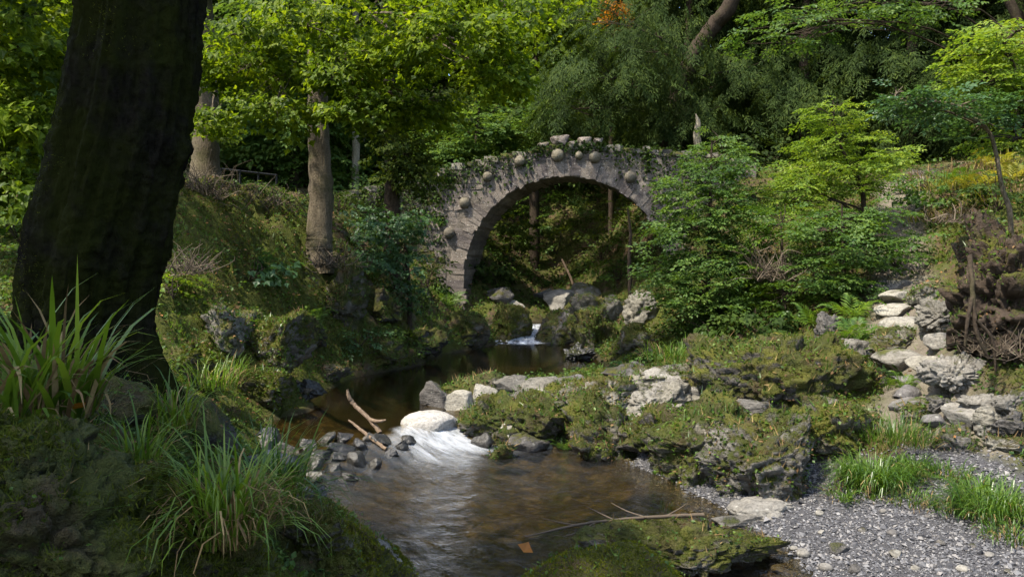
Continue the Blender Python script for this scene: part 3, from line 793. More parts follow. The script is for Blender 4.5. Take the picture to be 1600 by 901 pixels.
# white boulder and stones at the head of the tongue
rock('white_boulder', G(668, 684) + np.array((0, 0.25, 0)), (0.80, 0.62, 0.46), S_WHITE, 'smooth whitish boulder beside the white cascade', 'boulder', 41, sink=0.28, yaw=0.25, cuts=5, rough=0.05, sub=5, lo=0.75)
tongue = [(683, 632, 70, 34, S_BARE, 'grey angular stone at the pool end of the mossy tongue'),
          (718, 640, 44, 26, S_PALE, 'pale round stone beside the grey angular stone on the tongue'),
          (757, 640, 44, 34, S_PALE, 'pale upright stone leaning on the mossy tongue'),
          (738, 622, 82, 38, S_VMOSSY, 'green mossy slab at the far side of the tongue'),
          (800, 614, 58, 24, S_BARE, 'low grey slab behind the tongue next to the mossy slab'),
          (848, 615, 62, 22, S_BARE, 'long thin pale slab on the far edge of the tongue'),
          (893, 613, 56, 24, S_PALE, 'bright stone on the far edge of the tongue by the pool'),
          (800, 692, 46, 26, S_PALE, 'pale pinkish stone at the near water edge of the tongue'),
          (826, 704, 66, 20, S_BARE, 'flat grey stone lying in the water before the tongue'),
          (752, 700, 34, 20, S_WET, 'small dark stone in the water next to the white boulder'),
          (782, 718, 34, 22, S_VMOSSY, 'small moss topped stone standing alone in the lower pool'),
          (856, 702, 16, 12, S_PALE, 'tiny pale pebble at the end of the flat grey stone')]
for i, (px, py, w, h, mt, lab) in enumerate(tongue):
    b = G(px, py, True); d = b[1]
    rock('shore_stone', b + np.array((0, 0.1, 0)), (m_(w, d) * 1.1, m_(w, d) * 0.8, m_(h, d) * 1.6), mt, lab, 'stone', 50 + i, 'stones along the tongue', sink=0.32, yaw=(i * 0.7) % 1.2 - 0.6, rough=0.09, sub=4)

# mossy outcrops of the tongue and right bank: (px, base py, w px, h px, depth m, material, label)
outc = [
 (770, 680, 130, 56, 1.0, S_VMOSSY, 'mossy hump of rock behind the white boulder'),
 (868, 690, 150, 62, 1.2, S_VMOSSY, 'broad mossy rock in the middle of the tongue'),
 (820, 648, 150, 30, 1.0, S_MOSSY, 'low mossy ledge along the crest of the tongue'),
 (960, 706, 130, 84, 1.1, S_VMOSSY, 'mossy rock with a fern at its foot above the brown shallows'),
 (940, 640, 150, 40, 1.1, S_MOSSY, 'grey and green ledge at the root of the tongue'),
 (1040, 655, 150, 50, 1.1, S_BARE, 'pale bare slab on top of the rocks behind the fern'),
 (1010, 616, 190, 34, 1.1, S_MOSSY, 'long low ledge of rock near the dark pool'),
 (1090, 610, 120, 42, 0.9, S_MOSSY, 'ledge of grey rock below the leafy beech sapling'),
 (1030, 710, 90, 60, 0.8, S_VMOSSY, 'mossy shoulder of rock just above the gravel tip'),
 (1110, 752, 150, 118, 1.0, S_VMOSSY, 'tall mossy outcrop with leaf tufts at the top of the gravel'),
 (1222, 776, 190, 122, 1.1, S_MOSSY, 'dark mossy outcrop overhanging the gravel beside the grass tussock'),
 (1240, 645, 270, 108, 1.5, S_VMOSSY, 'large brown and green overgrown dome of rock in the right bank'),
 (1160, 664, 110, 40, 0.7, S_BARE, 'pale weathered stone between the mossy outcrop and the overgrown dome'),
 (1330, 700, 120, 60, 0.9, S_VMOSSY, 'mossy knoll above the grass tussock'),
 (1000, 556, 80, 40, 0.9, S_VMOSSY, 'bright mossy rock at the pool foot below the beech sapling'),
 (935, 545, 60, 60, 0.8, S_CLIFF, 'dark wet rock at the right edge of the far pool'),
 (905, 560, 44, 20, 0.5, S_WET, 'small dark stone at the pool edge near the upper cascade'),
]
for i, (px, py, w, h, dep, mt, lab) in enumerate(outc):
    b = G(px, py, True); d = b[1]
    hh = m_(h, d)
    o, v, f = rock('rock_outcrop', b + np.array((0, dep * 0.4, 0)), (m_(w, d) * 1.08, dep * 1.1, hh * 1.45), mt, lab, 'rock', 80 + i, 'mossy rocks of the right bank', sink=0.3, yaw=((i * 37) % 11 - 5) * 0.06, cuts=14, rough=0.16, sub=(6 if w >= 145 else 5), crag=0.07, cragf=3.6)
    if mt is not S_BARE:
        fuzz(o, v, f, int(9000 * (w / 110)), 0.030 * (0.6 + d / 30), L_MOSS, 200 + i, 0.0, thr=0.05, freq=3.5)

ledge = [(1050, 612, 120, 16, S_PALE, 'long pale ledge on top of the shelf by the dark pool'), (985, 604, 84, 13, S_BARE, 'thin grey ledge at the pool side of the shelf'), (1015, 652, 76, 18, S_PALE, 'pale ledge in the middle of the mossy shelf'), (1120, 640, 84, 16, S_PALE, 'pale flat ledge at the foot of the overgrown dome'),
         (1090, 585, 70, 14, S_BARE, 'grey ledge just below the beech sapling'), (930, 632, 80, 14, S_PALE, 'pale ledge at the root of the tongue'), (1190, 668, 80, 16, S_BARE, 'grey ledge above the dark overhanging outcrop'), (860, 636, 60, 12, S_PALE, 'short pale ledge along the crest of the tongue'), (1000, 690, 50, 16, S_BARE, 'small grey ledge above the fern rock'), (1290, 668, 70, 18, S_BARE, 'grey ledge between the overgrown dome and the knoll')]
for i, (px, py, w, h, mt, lab) in enumerate(ledge):
    b = G(px, py); d = b[1]
    top_ = max([float(v[(np.abs(v[:, 0] - b[0]) < 0.25) & (np.abs(v[:, 1] - b[1] - 0.25) < 0.3), 2].max(initial=-9)) for o_, v, f in ROCKS] + [b[2]])
    rock('rock_ledge', np.array((b[0], b[1] + 0.25, min(top_ - 0.05, b[2] + 0.16))), (m_(w, d) * 0.95, m_(w, d) * 0.75, m_(h, d) * 2.6), mt, lab, 'rock', 350 + i, 'pale ledges of the right bank', sink=0.55, yaw=(i * 0.8) % 1.0 - 0.5, cuts=18, rough=0.10, strata=2.0, sub=4, crag=0.015, cragf=5.0, tilt=(0.1, 0.1))
# ledges of the gravel and stones of the right bank
rock('pale_ledge', G(1200, 802) + np.array((0, 0.12, 0)), (0.68, 0.55, 0.20), S_PALE, 'pale cracked ledge of rock in the gravel', 'rock', 121, sink=0.35, cuts=22, rough=0.08, strata=2.5, sub=5)
rock('pale_ledge', G(1165, 822) + np.array((0, 0.1, 0)), (0.55, 0.35, 0.14), S_BARE, 'thin flat slab in the gravel below the pale cracked ledge', 'rock', 122, sink=0.35, cuts=22, rough=0.08, strata=2.5, sub=4)
rb = [(1518, 668, 66, 40, S_PALE, 'smooth pale boulder at the left end of the boulder row'), (1500, 690, 50, 36, S_BARE, 'grey boulder in front of the smooth pale boulder'),
      (1560, 672, 60, 44, S_BARE, 'large rounded grey boulder in the middle of the boulder row'), (1594, 680, 60, 44, S_BARE, 'grey boulder of the row cut by the picture edge'),
      (1512, 708, 70, 44, S_MOSSY, 'mossy topped boulder below the boulder row'), (1585, 712, 60, 34, S_MOSSY, 'flat mossy stone below the boulder at the picture edge'),
      (1470, 668, 44, 24, S_PALE, 'low stone at the side of the path left of the boulder row'), (1448, 690, 50, 28, S_MOSSY, 'mossy stone at the lower end of the path'),
      (1440, 660, 46, 30, S_MOSSY, 'rounded mossy stone in the middle of the lower path'), (1420, 622, 46, 24, S_PALE, 'pale step stone of the path beside the overgrown dome'),
      (1455, 578, 62, 26, S_PALE, 'light flat stone on the path under the slab'), (1415, 570, 90, 30, S_PALE, 'broad grey step across the path'),
      (1428, 604, 60, 20, S_PALE, 'narrow grey step below the broad step'), (1425, 640, 56, 22, S_PALE, 'worn grey step in the lower path'),
      (1330, 560, 84, 34, S_BARE, 'brownish flat rock left of the broad step'), (1402, 548, 70, 46, S_MOSSY, 'dark mossy boulder standing on the path'),
      (1415, 512, 60, 22, S_PALE, 'bright flat step above the mossy boulder'), (1405, 490, 60, 20, S_PALE, 'flat step higher on the stony path'),
      (1412, 470, 66, 22, S_PALE, 'grey step near the bend of the path'), (1400, 452, 60, 20, S_PALE, 'uppermost visible step before the dark bushes'),
      (1300, 530, 44, 50, S_BARE, 'tall stone leaning at the left of the fern'), (1480, 540, 50, 26, S_PALE, 'stone between the path and the rock slab'),
      (1545, 640, 60, 26, S_BARE, 'rubble stone above the boulder row'), (1590, 640, 50, 30, S_BARE, 'rubble stone by the picture edge above the boulder row'), (1480, 640, 40, 20, S_BARE, 'small path stone near the dark hollow')]
for i, (px, py, w, h, mt, lab) in enumerate(rb):
    b = G(px, py); d = b[1]
    rock('bank_stone', b + np.array((0, 0.12, 0)), (m_(w, d) * 1.08, m_(w, d) * 0.9, m_(h, d) * 1.15), mt, lab, 'stone', 140 + i, 'stones of the path and right bank', sink=0.33, yaw=(i * 0.9) % 1.4 - 0.7, cuts=(7 if mt in (S_PALE,) else 14), rough=0.09, sub=(4 if mt is S_PALE else 5), crag=(0.0 if mt is S_PALE else 0.028), cragf=7.0)
o, v, f = rock('rock_slab', G(1512, 618) + np.array((0, 0.35, 0)), (0.8, 0.75, 0.52), S_PALE, 'steep pale grey slab of layered rock beside the path', 'rock', 171, sink=0.2, cuts=22, rough=0.08, strata=5.0, sub=6, tilt=(-0.9, 0.3), crag=0.05, cragf=6.0)
rock('rock_slab', G(1492, 512) + np.array((0, 0.4, 0)), (0.6, 0.7, 0.42), S_BARE, 'fractured grey outcrop above the steep slab', 'rock', 172, sink=0.2, cuts=24, rough=0.12, strata=4.0, sub=6, tilt=(-0.5, 0.2), crag=0.06, cragf=5.0)
rock('rock_slab', G(1455, 470) + np.array((0, 0.3, 0)), (0.42, 0.5, 0.32), S_MOSSY, 'mossy block left of the fractured outcrop', 'rock', 173, sink=0.2, cuts=20, rough=0.12, strata=2.0, sub=5)
rock('pale_stone', P(1568, 462, 9.7), (0.22, 0.2, 0.24), S_PALE, 'pale wedge of stone stuck in the earth mound', 'stone', 174, sink=0.2, cuts=18, rough=0.05, sub=4, lo=0.4)
rock('earth_mound', G(1585, 575) + np.array((0.25, 0.55, -0.1)), (1.25, 1.3, 1.85), S_EARTH, 'mound of dark rooty earth and stone at the right picture edge', 'mound', 175, sink=0.12, cuts=10, rough=0.22, sub=6, crag=0.12, cragf=3.2)

# left bank rocks
lb = [(425, 582, 88, 90, 0.8, S_VMOSSY, 'large upright boulder covered in yellow green moss on the left bank'),
      (340, 545, 60, 70, 0.6, S_MOSSY, 'jagged pale edged rock sticking out of the mossy left bank'),
      (385, 545, 46, 50, 0.5, S_MOSSY, 'small jagged rock beside the yellow green boulder'),
      (300, 600, 80, 60, 0.7, S_VMOSSY, 'mossy lump of rock close to the big dark tree'),
      (400, 628, 90, 40, 0.7, S_VMOSSY, 'low mossy rock at the pool edge below the yellow green boulder'),
      (530, 500, 66, 90, 0.8, S_CLIFF, 'grey rock face below the slender pale tree'),
      (590, 568, 80, 34, 0.5, S_CLIFF, 'dark rock at the pool edge under the bushy shrub'),
      (510, 596, 70, 24, 0.4, S_CLIFF, 'low dark rock at the left pool edge'),
      (655, 548, 80, 34, 0.5, S_CLIFF, 'dark rock at the pool edge before the bridge pier'),
      (725, 530, 70, 44, 0.6, S_CLIFF, 'dark rock at the foot of the left bridge pier'),
      (795, 530, 60, 54, 0.8, S_VMOSSY, 'mossy block in the stream under the left side of the arch'),
      (480, 535, 50, 40, 0.5, S_CLIFF, 'grey rock in shade above the left pool edge'),
      (590, 500, 60, 50, 0.8, S_CLIFF, 'shaded rock half hidden under the bushy shrub'),
      (475, 622, 50, 24, 0.4, S_WET, 'dark wet stone at the left pool margin'),
      (885, 535, 90, 50, 1.0, S_MOSSY, 'sloping mossy rock right of the upper cascade'),
      (940, 510, 90, 50, 1.0, S_MOSSY, 'brownish rock below the right side of the arch'),
      (1005, 505, 44, 44, 0.6, S_BARE, 'tall pale stone at the foot of the right bridge pier')]
for i, (px, py, w, h, dep, mt, lab) in enumerate(lb):
    b = G(px, py, True); d = b[1]
    o, v, f = rock('bank_rock', b + np.array((0, dep * 0.35, 0)), (m_(w, d) * 1.08, dep, m_(h, d) * 1.35), mt, lab, 'rock', 230 + i, 'rocks of the left bank and bridge foot', sink=0.25, yaw=((i * 29) % 9 - 4) * 0.08, cuts=14, rough=0.15, sub=5, crag=0.06, cragf=2.8)
    if mt is S_VMOSSY: fuzz(o, v, f, 14000, 0.03, L_MOSS, 260 + i, -0.3, thr=-0.2)

ub = [(800, 486, 40, 16, S_PALE, 'pale stone in the stream just below the arch'), (880, 478, 60, 24, S_PALE, 'broad pale stone beside the stream beyond the arch'), (915, 470, 56, 26, S_BARE, 'grey stone on the right of the stream beyond the arch'), (780, 470, 40, 20, S_BARE, 'grey stone on the left of the stream beyond the arch'),
      (850, 466, 40, 14, S_PALE, 'small pale stone farther up the stream beyond the arch'), (895, 492, 44, 20, S_MOSSY, 'mossy stone at the lip of the upper cascade'), (945, 484, 40, 22, S_BARE, 'stone at the foot of the right pier inside the arch')]
for i, (px, py, w, h, mt, lab) in enumerate(ub):
    b = G(px, py, True); d = b[1]
    rock('stream_stone', b + np.array((0, 0.15, 0)), (m_(w, d) * 1.1, m_(w, d), m_(h, d) * 1.6), mt, lab, 'stone', 330 + i, 'stones of the stream beyond the arch', sink=0.35, yaw=i * 0.7, rough=0.1, sub=4)
# small stones of the weir and shallows
weir = [(445, 706, 44, 22, S_BARE), (425, 722, 50, 20, S_PALE), (462, 738, 36, 24, S_WET), (500, 716, 30, 12, S_WET), (530, 708, 44, 18, S_WET), (560, 700, 26, 16, S_WET),
        (556, 726, 28, 20, S_WET), (585, 730, 22, 14, S_WET), (545, 752, 26, 12, S_WET), (484, 752, 36, 12, S_BARE), (474, 780, 34, 18, S_PALE), (510, 690, 30, 14, S_WET), (595, 694, 34, 16, S_WET),
        (640, 692, 30, 12, S_WET), (455, 770, 24, 10, S_PALE), (430, 745, 30, 12, S_WET), (520, 735, 26, 10, S_WET), (610, 712, 20, 10, S_WET), (575, 688, 24, 12, S_BARE), (410, 700, 36, 18, S_BARE)]
wlab = ['grey stone at the bank end of the cascade', 'long pale stone half hidden by the grass at the cascade', 'chunky dark stone below the bank end of the cascade', 'thin dark stone left of the driftwood foot', 'wide dark stone behind the middle of the cascade', 'small dark stone at the back of the cascade under the driftwood',
        'dark stone standing in the white water below the driftwood', 'little dark stone right of the one in the white water', 'flat dark stone at the front of the cascade', 'flat grey stone at the front of the cascade', 'pale yellowish stone at the near end of the cascade', 'dark stone at the back edge of the cascade near the bank', 'dark stone under the thin driftwood stick',
        'dark stone beside the white boulder at the top of the cascade', 'small pale stone next to the yellowish one', 'low dark stone below the long pale stone', 'tiny flat dark stone in the middle of the cascade', 'tiny dark stone in the thickest white water', 'small grey stone behind the driftwood stick', 'grey stone farthest up the bank at the cascade']
extra = [(395, 735, 40, 20, S_WET, 'dark stone under the grass at the bank side of the cascade'), (440, 785, 40, 22, S_WET, 'dark stone at the near bank below the cascade'), (500, 770, 26, 12, S_WET, 'dark stone nearest the lower pool in the cascade'), (415, 690, 36, 20, S_WET, 'dark stone in the brown shallows above the cascade'), (480, 700, 40, 16, S_WET, 'long dark stone in the shallows left of the driftwood'),
         (625, 700, 26, 14, S_WET, 'dark stone in the white water by the white boulder'), (536, 690, 30, 14, S_WET, 'dark stone just behind the thin driftwood stick'), (490, 730, 34, 16, S_WET, 'dark stone in the shallow left half of the cascade'), (395, 765, 44, 26, S_BARE, 'grey stone half under the bank grass below the cascade'), (525, 718, 24, 12, S_WET, 'small dark stone in the heart of the cascade')]
for e in extra: weir.append(e[:5]); wlab.append(e[5])
for i, (px, py, w, h, mt) in enumerate(weir):
    b = G(px, py, True); d = b[1]; kind = {'wet_rock': 'dark wet', 'bare_rock': 'grey', 'pale_boulder': 'pale'}[mt.name]
    rock('weir_stone', (b[0], b[1] + 0.05, b[2]), (m_(w, d) * 1.05, m_(w, d) * 0.9, m_(h, d) * 1.7), mt, wlab[i], 'stone', 300 + i, 'stones of the shallow cascade', sink=0.42, yaw=i * 1.1, cuts=16, rough=0.10, sub=4, lo=0.35)

# pebbles of the gravel that stand out
peb = [(1312, 862, 30, 26), (1255, 868, 24, 18), (1348, 830, 14, 12), (1283, 833, 12, 10), (1400, 868, 22, 14), (1290, 890, 22, 16), (1335, 893, 24, 18), (1503, 892, 18, 14), (1575, 895, 14, 16), (1395, 835, 16, 10),
       (1470, 850, 16, 10), (1240, 858, 12, 8), (1215, 893, 24, 10), (1430, 890, 14, 10), (1520, 855, 12, 10), (1545, 870, 14, 9), (1450, 810, 12, 8), (1380, 800, 12, 8), (1200, 842, 14, 10), (1280, 805, 14, 8)]
peb_me = []
for k in range(4):
    v, f = rock_verts(400 + k, (1, 0.85, 0.62), cuts=7, rough=0.05, sub=3)
    peb_me.append(mesh_np('pebble', v, f)); peb_me[-1].materials.append(S_PALE if k % 2 else S_BARE)
for i, (px, py, w, h) in enumerate(peb):
    b = G(px, py); s = m_(w, b[1]) * 1.05
    o = link('pebble', peb_me[i % 4], None, None, b + np.array((0, 0, s * 0.12)), (0, 0, i * 1.7), (s, s, s))
    kd = 'pale' if i % 2 else 'grey'; tag(o, kd + ' rounded pebble lying loose on the gravel beach', 'pebble', kd + ' pebbles on the gravel')

# gravel: real little stones
def gravel():
    rng = np.random.default_rng(9)
    n = 44000
    x = rng.uniform(1.2, 6.4, n * 3); y = 4.2 + (11 - 4.2) * rng.random(n * 3) ** 1.15
    k = inpoly(x + 0.08 * rng.normal(size=len(x)), y + 0.08 * rng.normal(size=len(x)), GRAVEL)
    x, y = x[k][:n], y[k][:n]
    z = hz(x, y)
    v = 0.5 * np.array([(1, 0, 0), (-0.9, 0.1, 0.1), (0.1, 1, 0), (-0.1, -1, 0.1), (0.1, 0.1, 1), (0, 0, -1.0)])
    f = np.array([(0, 2, 4), (2, 1, 4), (1, 3, 4), (3, 0, 4), (2, 0, 5), (1, 2, 5), (3, 1, 5), (0, 3, 5)])
    v = v * (1.1, 0.9, 0.65) * (1 + 0.25 * rng.normal(size=(len(v), 1)))
    s = 0.0185 * np.exp(0.42 * rng.normal(size=len(x)))
    R = rotm(rng.uniform(0, 6.28, len(x)), rng.normal(0, 0.4, len(x)), rng.normal(0, 0.4, len(x)))
    sc = s[:, None] * np.stack([rng.uniform(0.8, 1.5, len(x)), rng.uniform(0.7, 1.1, len(x)), rng.uniform(0.7, 1.1, len(x))], -1)
    V, Fx = scatter(v, f, np.stack([x, y, z + s * 0.15], -1), R, sc)
    me = mesh_np('gravel', V, Fx, False)
    m = island_mat('gravel_stone', [(0.0, (0.036, 0.036, 0.039)), (0.35, (0.075, 0.074, 0.078)), (0.7, (0.14, 0.138, 0.14)), (0.94, (0.20, 0.185, 0.17)), (1.0, (0.25, 0.243, 0.236))], 0.7, 0.3)
    tag(link('gravel', me, m), 'grey gravel beach of small mixed pebbles', None, None, 'stuff')
gravel()
# ------------------------------------------------------------------ the stone bridge
def stone_block(seed, jit=0.12, taper=0.0, ydamp=1.0):
    """unit block of rough stone, 26 verts / 48 tris"""
    rng = np.random.default_rng(seed)
    bm = bmesh.new(); bmesh.ops.create_cube(bm, size=1.0)
    if ydamp == 1.0: bmesh.ops.subdivide_edges(bm, edges=bm.edges[:], cuts=1, use_grid_fill=True)
    v = np.array([q.co[:] for q in bm.verts]); f = np.array([[w.index for w in q.verts] for q in bm.faces]); bm.free()
    nrm = np.abs(v).sum(1)
    if ydamp == 1.0: v[nrm > 1.4] *= 0.93; v[(nrm > 0.9) & (nrm < 1.1)] *= 0.98
    v += rng.normal(size=v.shape) * jit * 0.28 * np.array((1, ydamp, 1))
    if taper: v[:, 0] *= 1 + taper * v[:, 2]
    return v, f

def bridge():
    ang = math.radians(11)
    O = np.array((1.54, 25.0, 0.0)); R = 3.04; zc = 1.59; Wd = 1.9
    root = empty('stone_bridge', O, 'old mossy stone arch bridge with round stones set in its face above the stream', 'bridge')
    root.rotation_euler = (0, 0, -ang)
    sT = np.array([-9.5, -8.0, -6.2, -4.6, -3.4, -2.0, -1.0, 0.0, 0.6, 1.5, 2.4, 3.6, 5.5])
    zT = np.array([3.7, 4.05, 4.5, 4.85, 5.12, 5.42, 5.58, 5.70, 5.68, 5.58, 5.50, 5.35, 5.1])
    top = lambda s: np.interp(s, sT, zT) - 0.28
    rng = np.random.default_rng(77)
    # core wall with the arch opening
    prof = []
    for s in np.linspace(-9.4, -R, 22): prof.append((s, -0.6, top(s)))
    for th in np.linspace(math.pi, 0, 41): prof.append((R * math.cos(th), zc + R * math.sin(th), top(R * math.cos(th))))
    for s in np.linspace(R, 5.4, 8): prof.append((s, -0.6, top(s)))
    V, Fq = [], []
    for (s, a, b) in prof:
        V += [(s, -0.022, a), (s, -0.022, b), (s, Wd, a), (s, Wd, b)]
    for i in range(len(prof) - 1):
        k = 4 * i; n = k + 4
        Fq += [(k, n, n + 1, k + 1), (k + 2, k + 3, n + 3, n + 2), (k + 1, n + 1, n + 3, k + 3), (k, k + 2, n + 2, n)]
    link('wall_core', mesh_np('bridge_core', np.array(V), np.array(Fq), False), S_MORTAR, root)
    # voussoirs
    vm = []
    nv = 62; wv = math.pi * (R + 0.25) / nv
    for k in range(6):
        v, f = stone_block(500 + k, 0.20, 0.15, 0.03)
        me = mesh_np('voussoir', v, f, False); me.materials.append(S_BRIDGE); vm.append(me)
    for i in range(nv):
        th = math.pi * (i + 0.5) / nv
        dep = 0.48 + rng.uniform(-0.12, 0.16)
        rc = R + dep / 2 + rng.uniform(-0.02, 0.01)
        link('voussoir', vm[i % 6], None, root, (rc * math.cos(th), Wd / 2 - 0.01 + rng.uniform(-0.018, 0.018), zc + rc * math.sin(th)), (rng.normal() * 0.01, math.pi / 2 - th, 0), (wv * rng.uniform(0.97, 1.04), Wd + 0.08, dep))
    for side in (-1, 1):       # courses of the pier below the springing
        z = zc - 0.02
        while z > -0.4:
            h = rng.uniform(0.16, 0.26); z -= h
            link('pier_stone', vm[rng.integers(6)], None, root, (side * (R + 0.27), Wd / 2 + rng.uniform(-0.01, 0.01), z + h / 2), (0, 0, 0), (0.56 + rng.uniform(-0.06, 0.1), Wd + 0.08, h * 1.08))
    # rubble of the spandrels
    rm = []
    for k in range(8):
        v, f = stone_block(520 + k, 0.32, 0, 0.18)
        me = mesh_np('rubble_stone', v, f, False); me.materials.append(S_BRIDGE); rm.append(me)
    rd = []
    for me in rm:
        m2 = me.copy(); m2.materials.clear(); m2.materials.append(S_CLIFF); rd.append(m2)
    cnt = 0; z = 0.25
    while z < 5.6:
        h = rng.uniform(0.14, 0.27); s = -7.2 + rng.uniform(0, 0.3)
        while s < 4.6:
            w = rng.uniform(0.2, 0.46); sc = s + w / 2; zc_ = z + h / 2
            rr = math.hypot(sc, max(zc_ - zc, 0)) if zc_ > zc else abs(sc)
            if rr > R + 0.62 and zc_ < top(sc) - 0.05 and zc_ > H1(O[0] + sc * math.cos(ang), O[1] - sc * math.sin(ang)) - 0.25 and cnt < 300:
                link('rubble_stone', (rm if sc > -4.0 + 0.4 * rng.normal() else rd)[rng.integers(8)], None, root, (sc, 0.07 + rng.uniform(-0.02, 0.02), zc_), (rng.normal() * 0.02, rng.normal() * 0.09, rng.normal() * 0.02), (w * 0.97, 0.22, h * 0.97)); cnt += 1
            s += w
        z += h
    # coping and parapet stones, mossy
    cm = []
    for k in range(6):
        v, f = stone_block(540 + k, 0.2)
        me = mesh_np('coping_stone', v, f, False); me.materials.append(S_MOSSY if k < 3 else S_VMOSSY); cm.append(me)
    for yy in (0.12, Wd - 0.12):
        s = -7.2
        while s < 5.0:
            w = rng.uniform(0.22, 0.5); h = rng.uniform(0.16, 0.32)
            link('coping_stone', cm[rng.integers(6)], None, root, (s + w / 2, yy + rng.uniform(-0.06, 0.05), float(top(s + w / 2)) + h * 0.3), (rng.normal() * 0.1, rng.normal() * 0.12, rng.normal() * 0.2), (w, 0.34, h * 0.7))
            s += w * 0.96
    big = [(873, 222, 36, 26), (912, 222, 26, 20), (934, 221, 18, 14), (848, 228, 22, 14), (895, 226, 20, 14)]
    bright = mesh_np('cap_stone', *rock_verts(560, (1, 1, 1), cuts=12, rough=0.08, sub=3), True); bright.materials.append(S_BRIDGE)
    ca, sa = math.cos(ang), math.sin(ang)
    def loc(px, py):     # on the face of the bridge
        d = 25.0
        for _ in range(5):
            p = P(px, py, d); s = (p[0] - O[0]) / ca; d = O[1] - s * sa
        p = P(px, py, d)
        return ((p[0] - O[0]) / ca, p[2])
    for px, py, w, h in big:
        s, zz = loc(px, py)
        link('cap_stone', bright, None, root, (s, 0.10, zz), (0, rng.normal() * 0.1, rng.normal() * 0.15), (m_(w, 25) * 0.85, 0.4, m_(h, 25) * 0.85))
    bv, bf = rock_verts(570, (1, 1, 1), cuts=0, rough=0.05, sub=3)
    bme = mesh_np('stone_ball', bv, bf); bme.materials.append(S_BALL)
    for px, py, w in ((727, 317, 17), (763, 276, 15), (813, 252, 16), (872, 243, 19), (930, 246, 17), (985, 277, 17), (703, 364, 17), (905, 243, 12)):
        s, zz = loc(px, py); dd = m_(w, 25) * 1.05
        link('stone_ball', bme, None, root, (s, -0.08, zz), (rng.uniform(0, 6), rng.uniform(0, 6), 0), (dd, dd, dd))
    # ivy and moss over the parapet
    leaf, lf = leaf_shape(0.7)
    n = 9000
    s = rng.uniform(-7.4, 5.2, n); s = np.where(rng.random(n) < 0.36, rng.uniform(2.3, 5.2, n), s); s = np.where(rng.random(n) < 0.3, rng.uniform(-7.4, -3.4, n), s)
    dens = np.where(s > 2.5, 1.3, np.where((s > -0.9) & (s < 1.3), 0.08, np.where(s < -3.6, 0.95, 0.30)))
    dens *= 0.6 + 0.8 * (vnoise(np.stack([s * 1.3, 0 * s, 0 * s], -1), 3) > -0.1)
    hang = np.abs(rng.normal(size=n)) * dens
    y = np.where(rng.random(n) < 0.6, rng.uniform(-0.16, -0.05, n), rng.uniform(-0.05, 0.5, n))
    zz = top(s) + 0.14 + rng.normal(size=n) * 0.07 - np.where(y < 0, hang, 0)
    ok = ~((np.hypot(s, np.maximum(zz - zc, 0)) < R + 0.02) & (zz > 0))
    s, y, zz = s[ok], y[ok], zz[ok]; n = len(s)
    Rm = rotm(rng.uniform(0, 6.28, n), rng.normal(-0.6, 0.5, n), rng.normal(0, 0.6, n))
    V, Fx = scatter(leaf, lf, np.stack([s, y, zz], -1), Rm, rng.uniform(0.06, 0.13, n))
    o = link('ivy', mesh_np('bridge_ivy', V, Fx, False), L_IVY, root); o['kind'] = 'stuff'

def leaf_shape(w=0.6, fold=0.06):
    v = np.array([[0, 0, 0], [0.42, w / 2, fold], [1, 0, -fold], [0.42, -w / 2, fold]])
    return v, np.array([[0, 3, 2, 1]])
def maple_shape():
    v = np.array([[0, 0, 0], [0.30, 0.52, 0.03], [0.58, 0.24, 0.05], [1, 0, -0.08], [0.58, -0.24, 0.05], [0.30, -0.52, 0.03]])
    return v, np.array([[0, 3, 2, 1], [0, 5, 4, 3]])

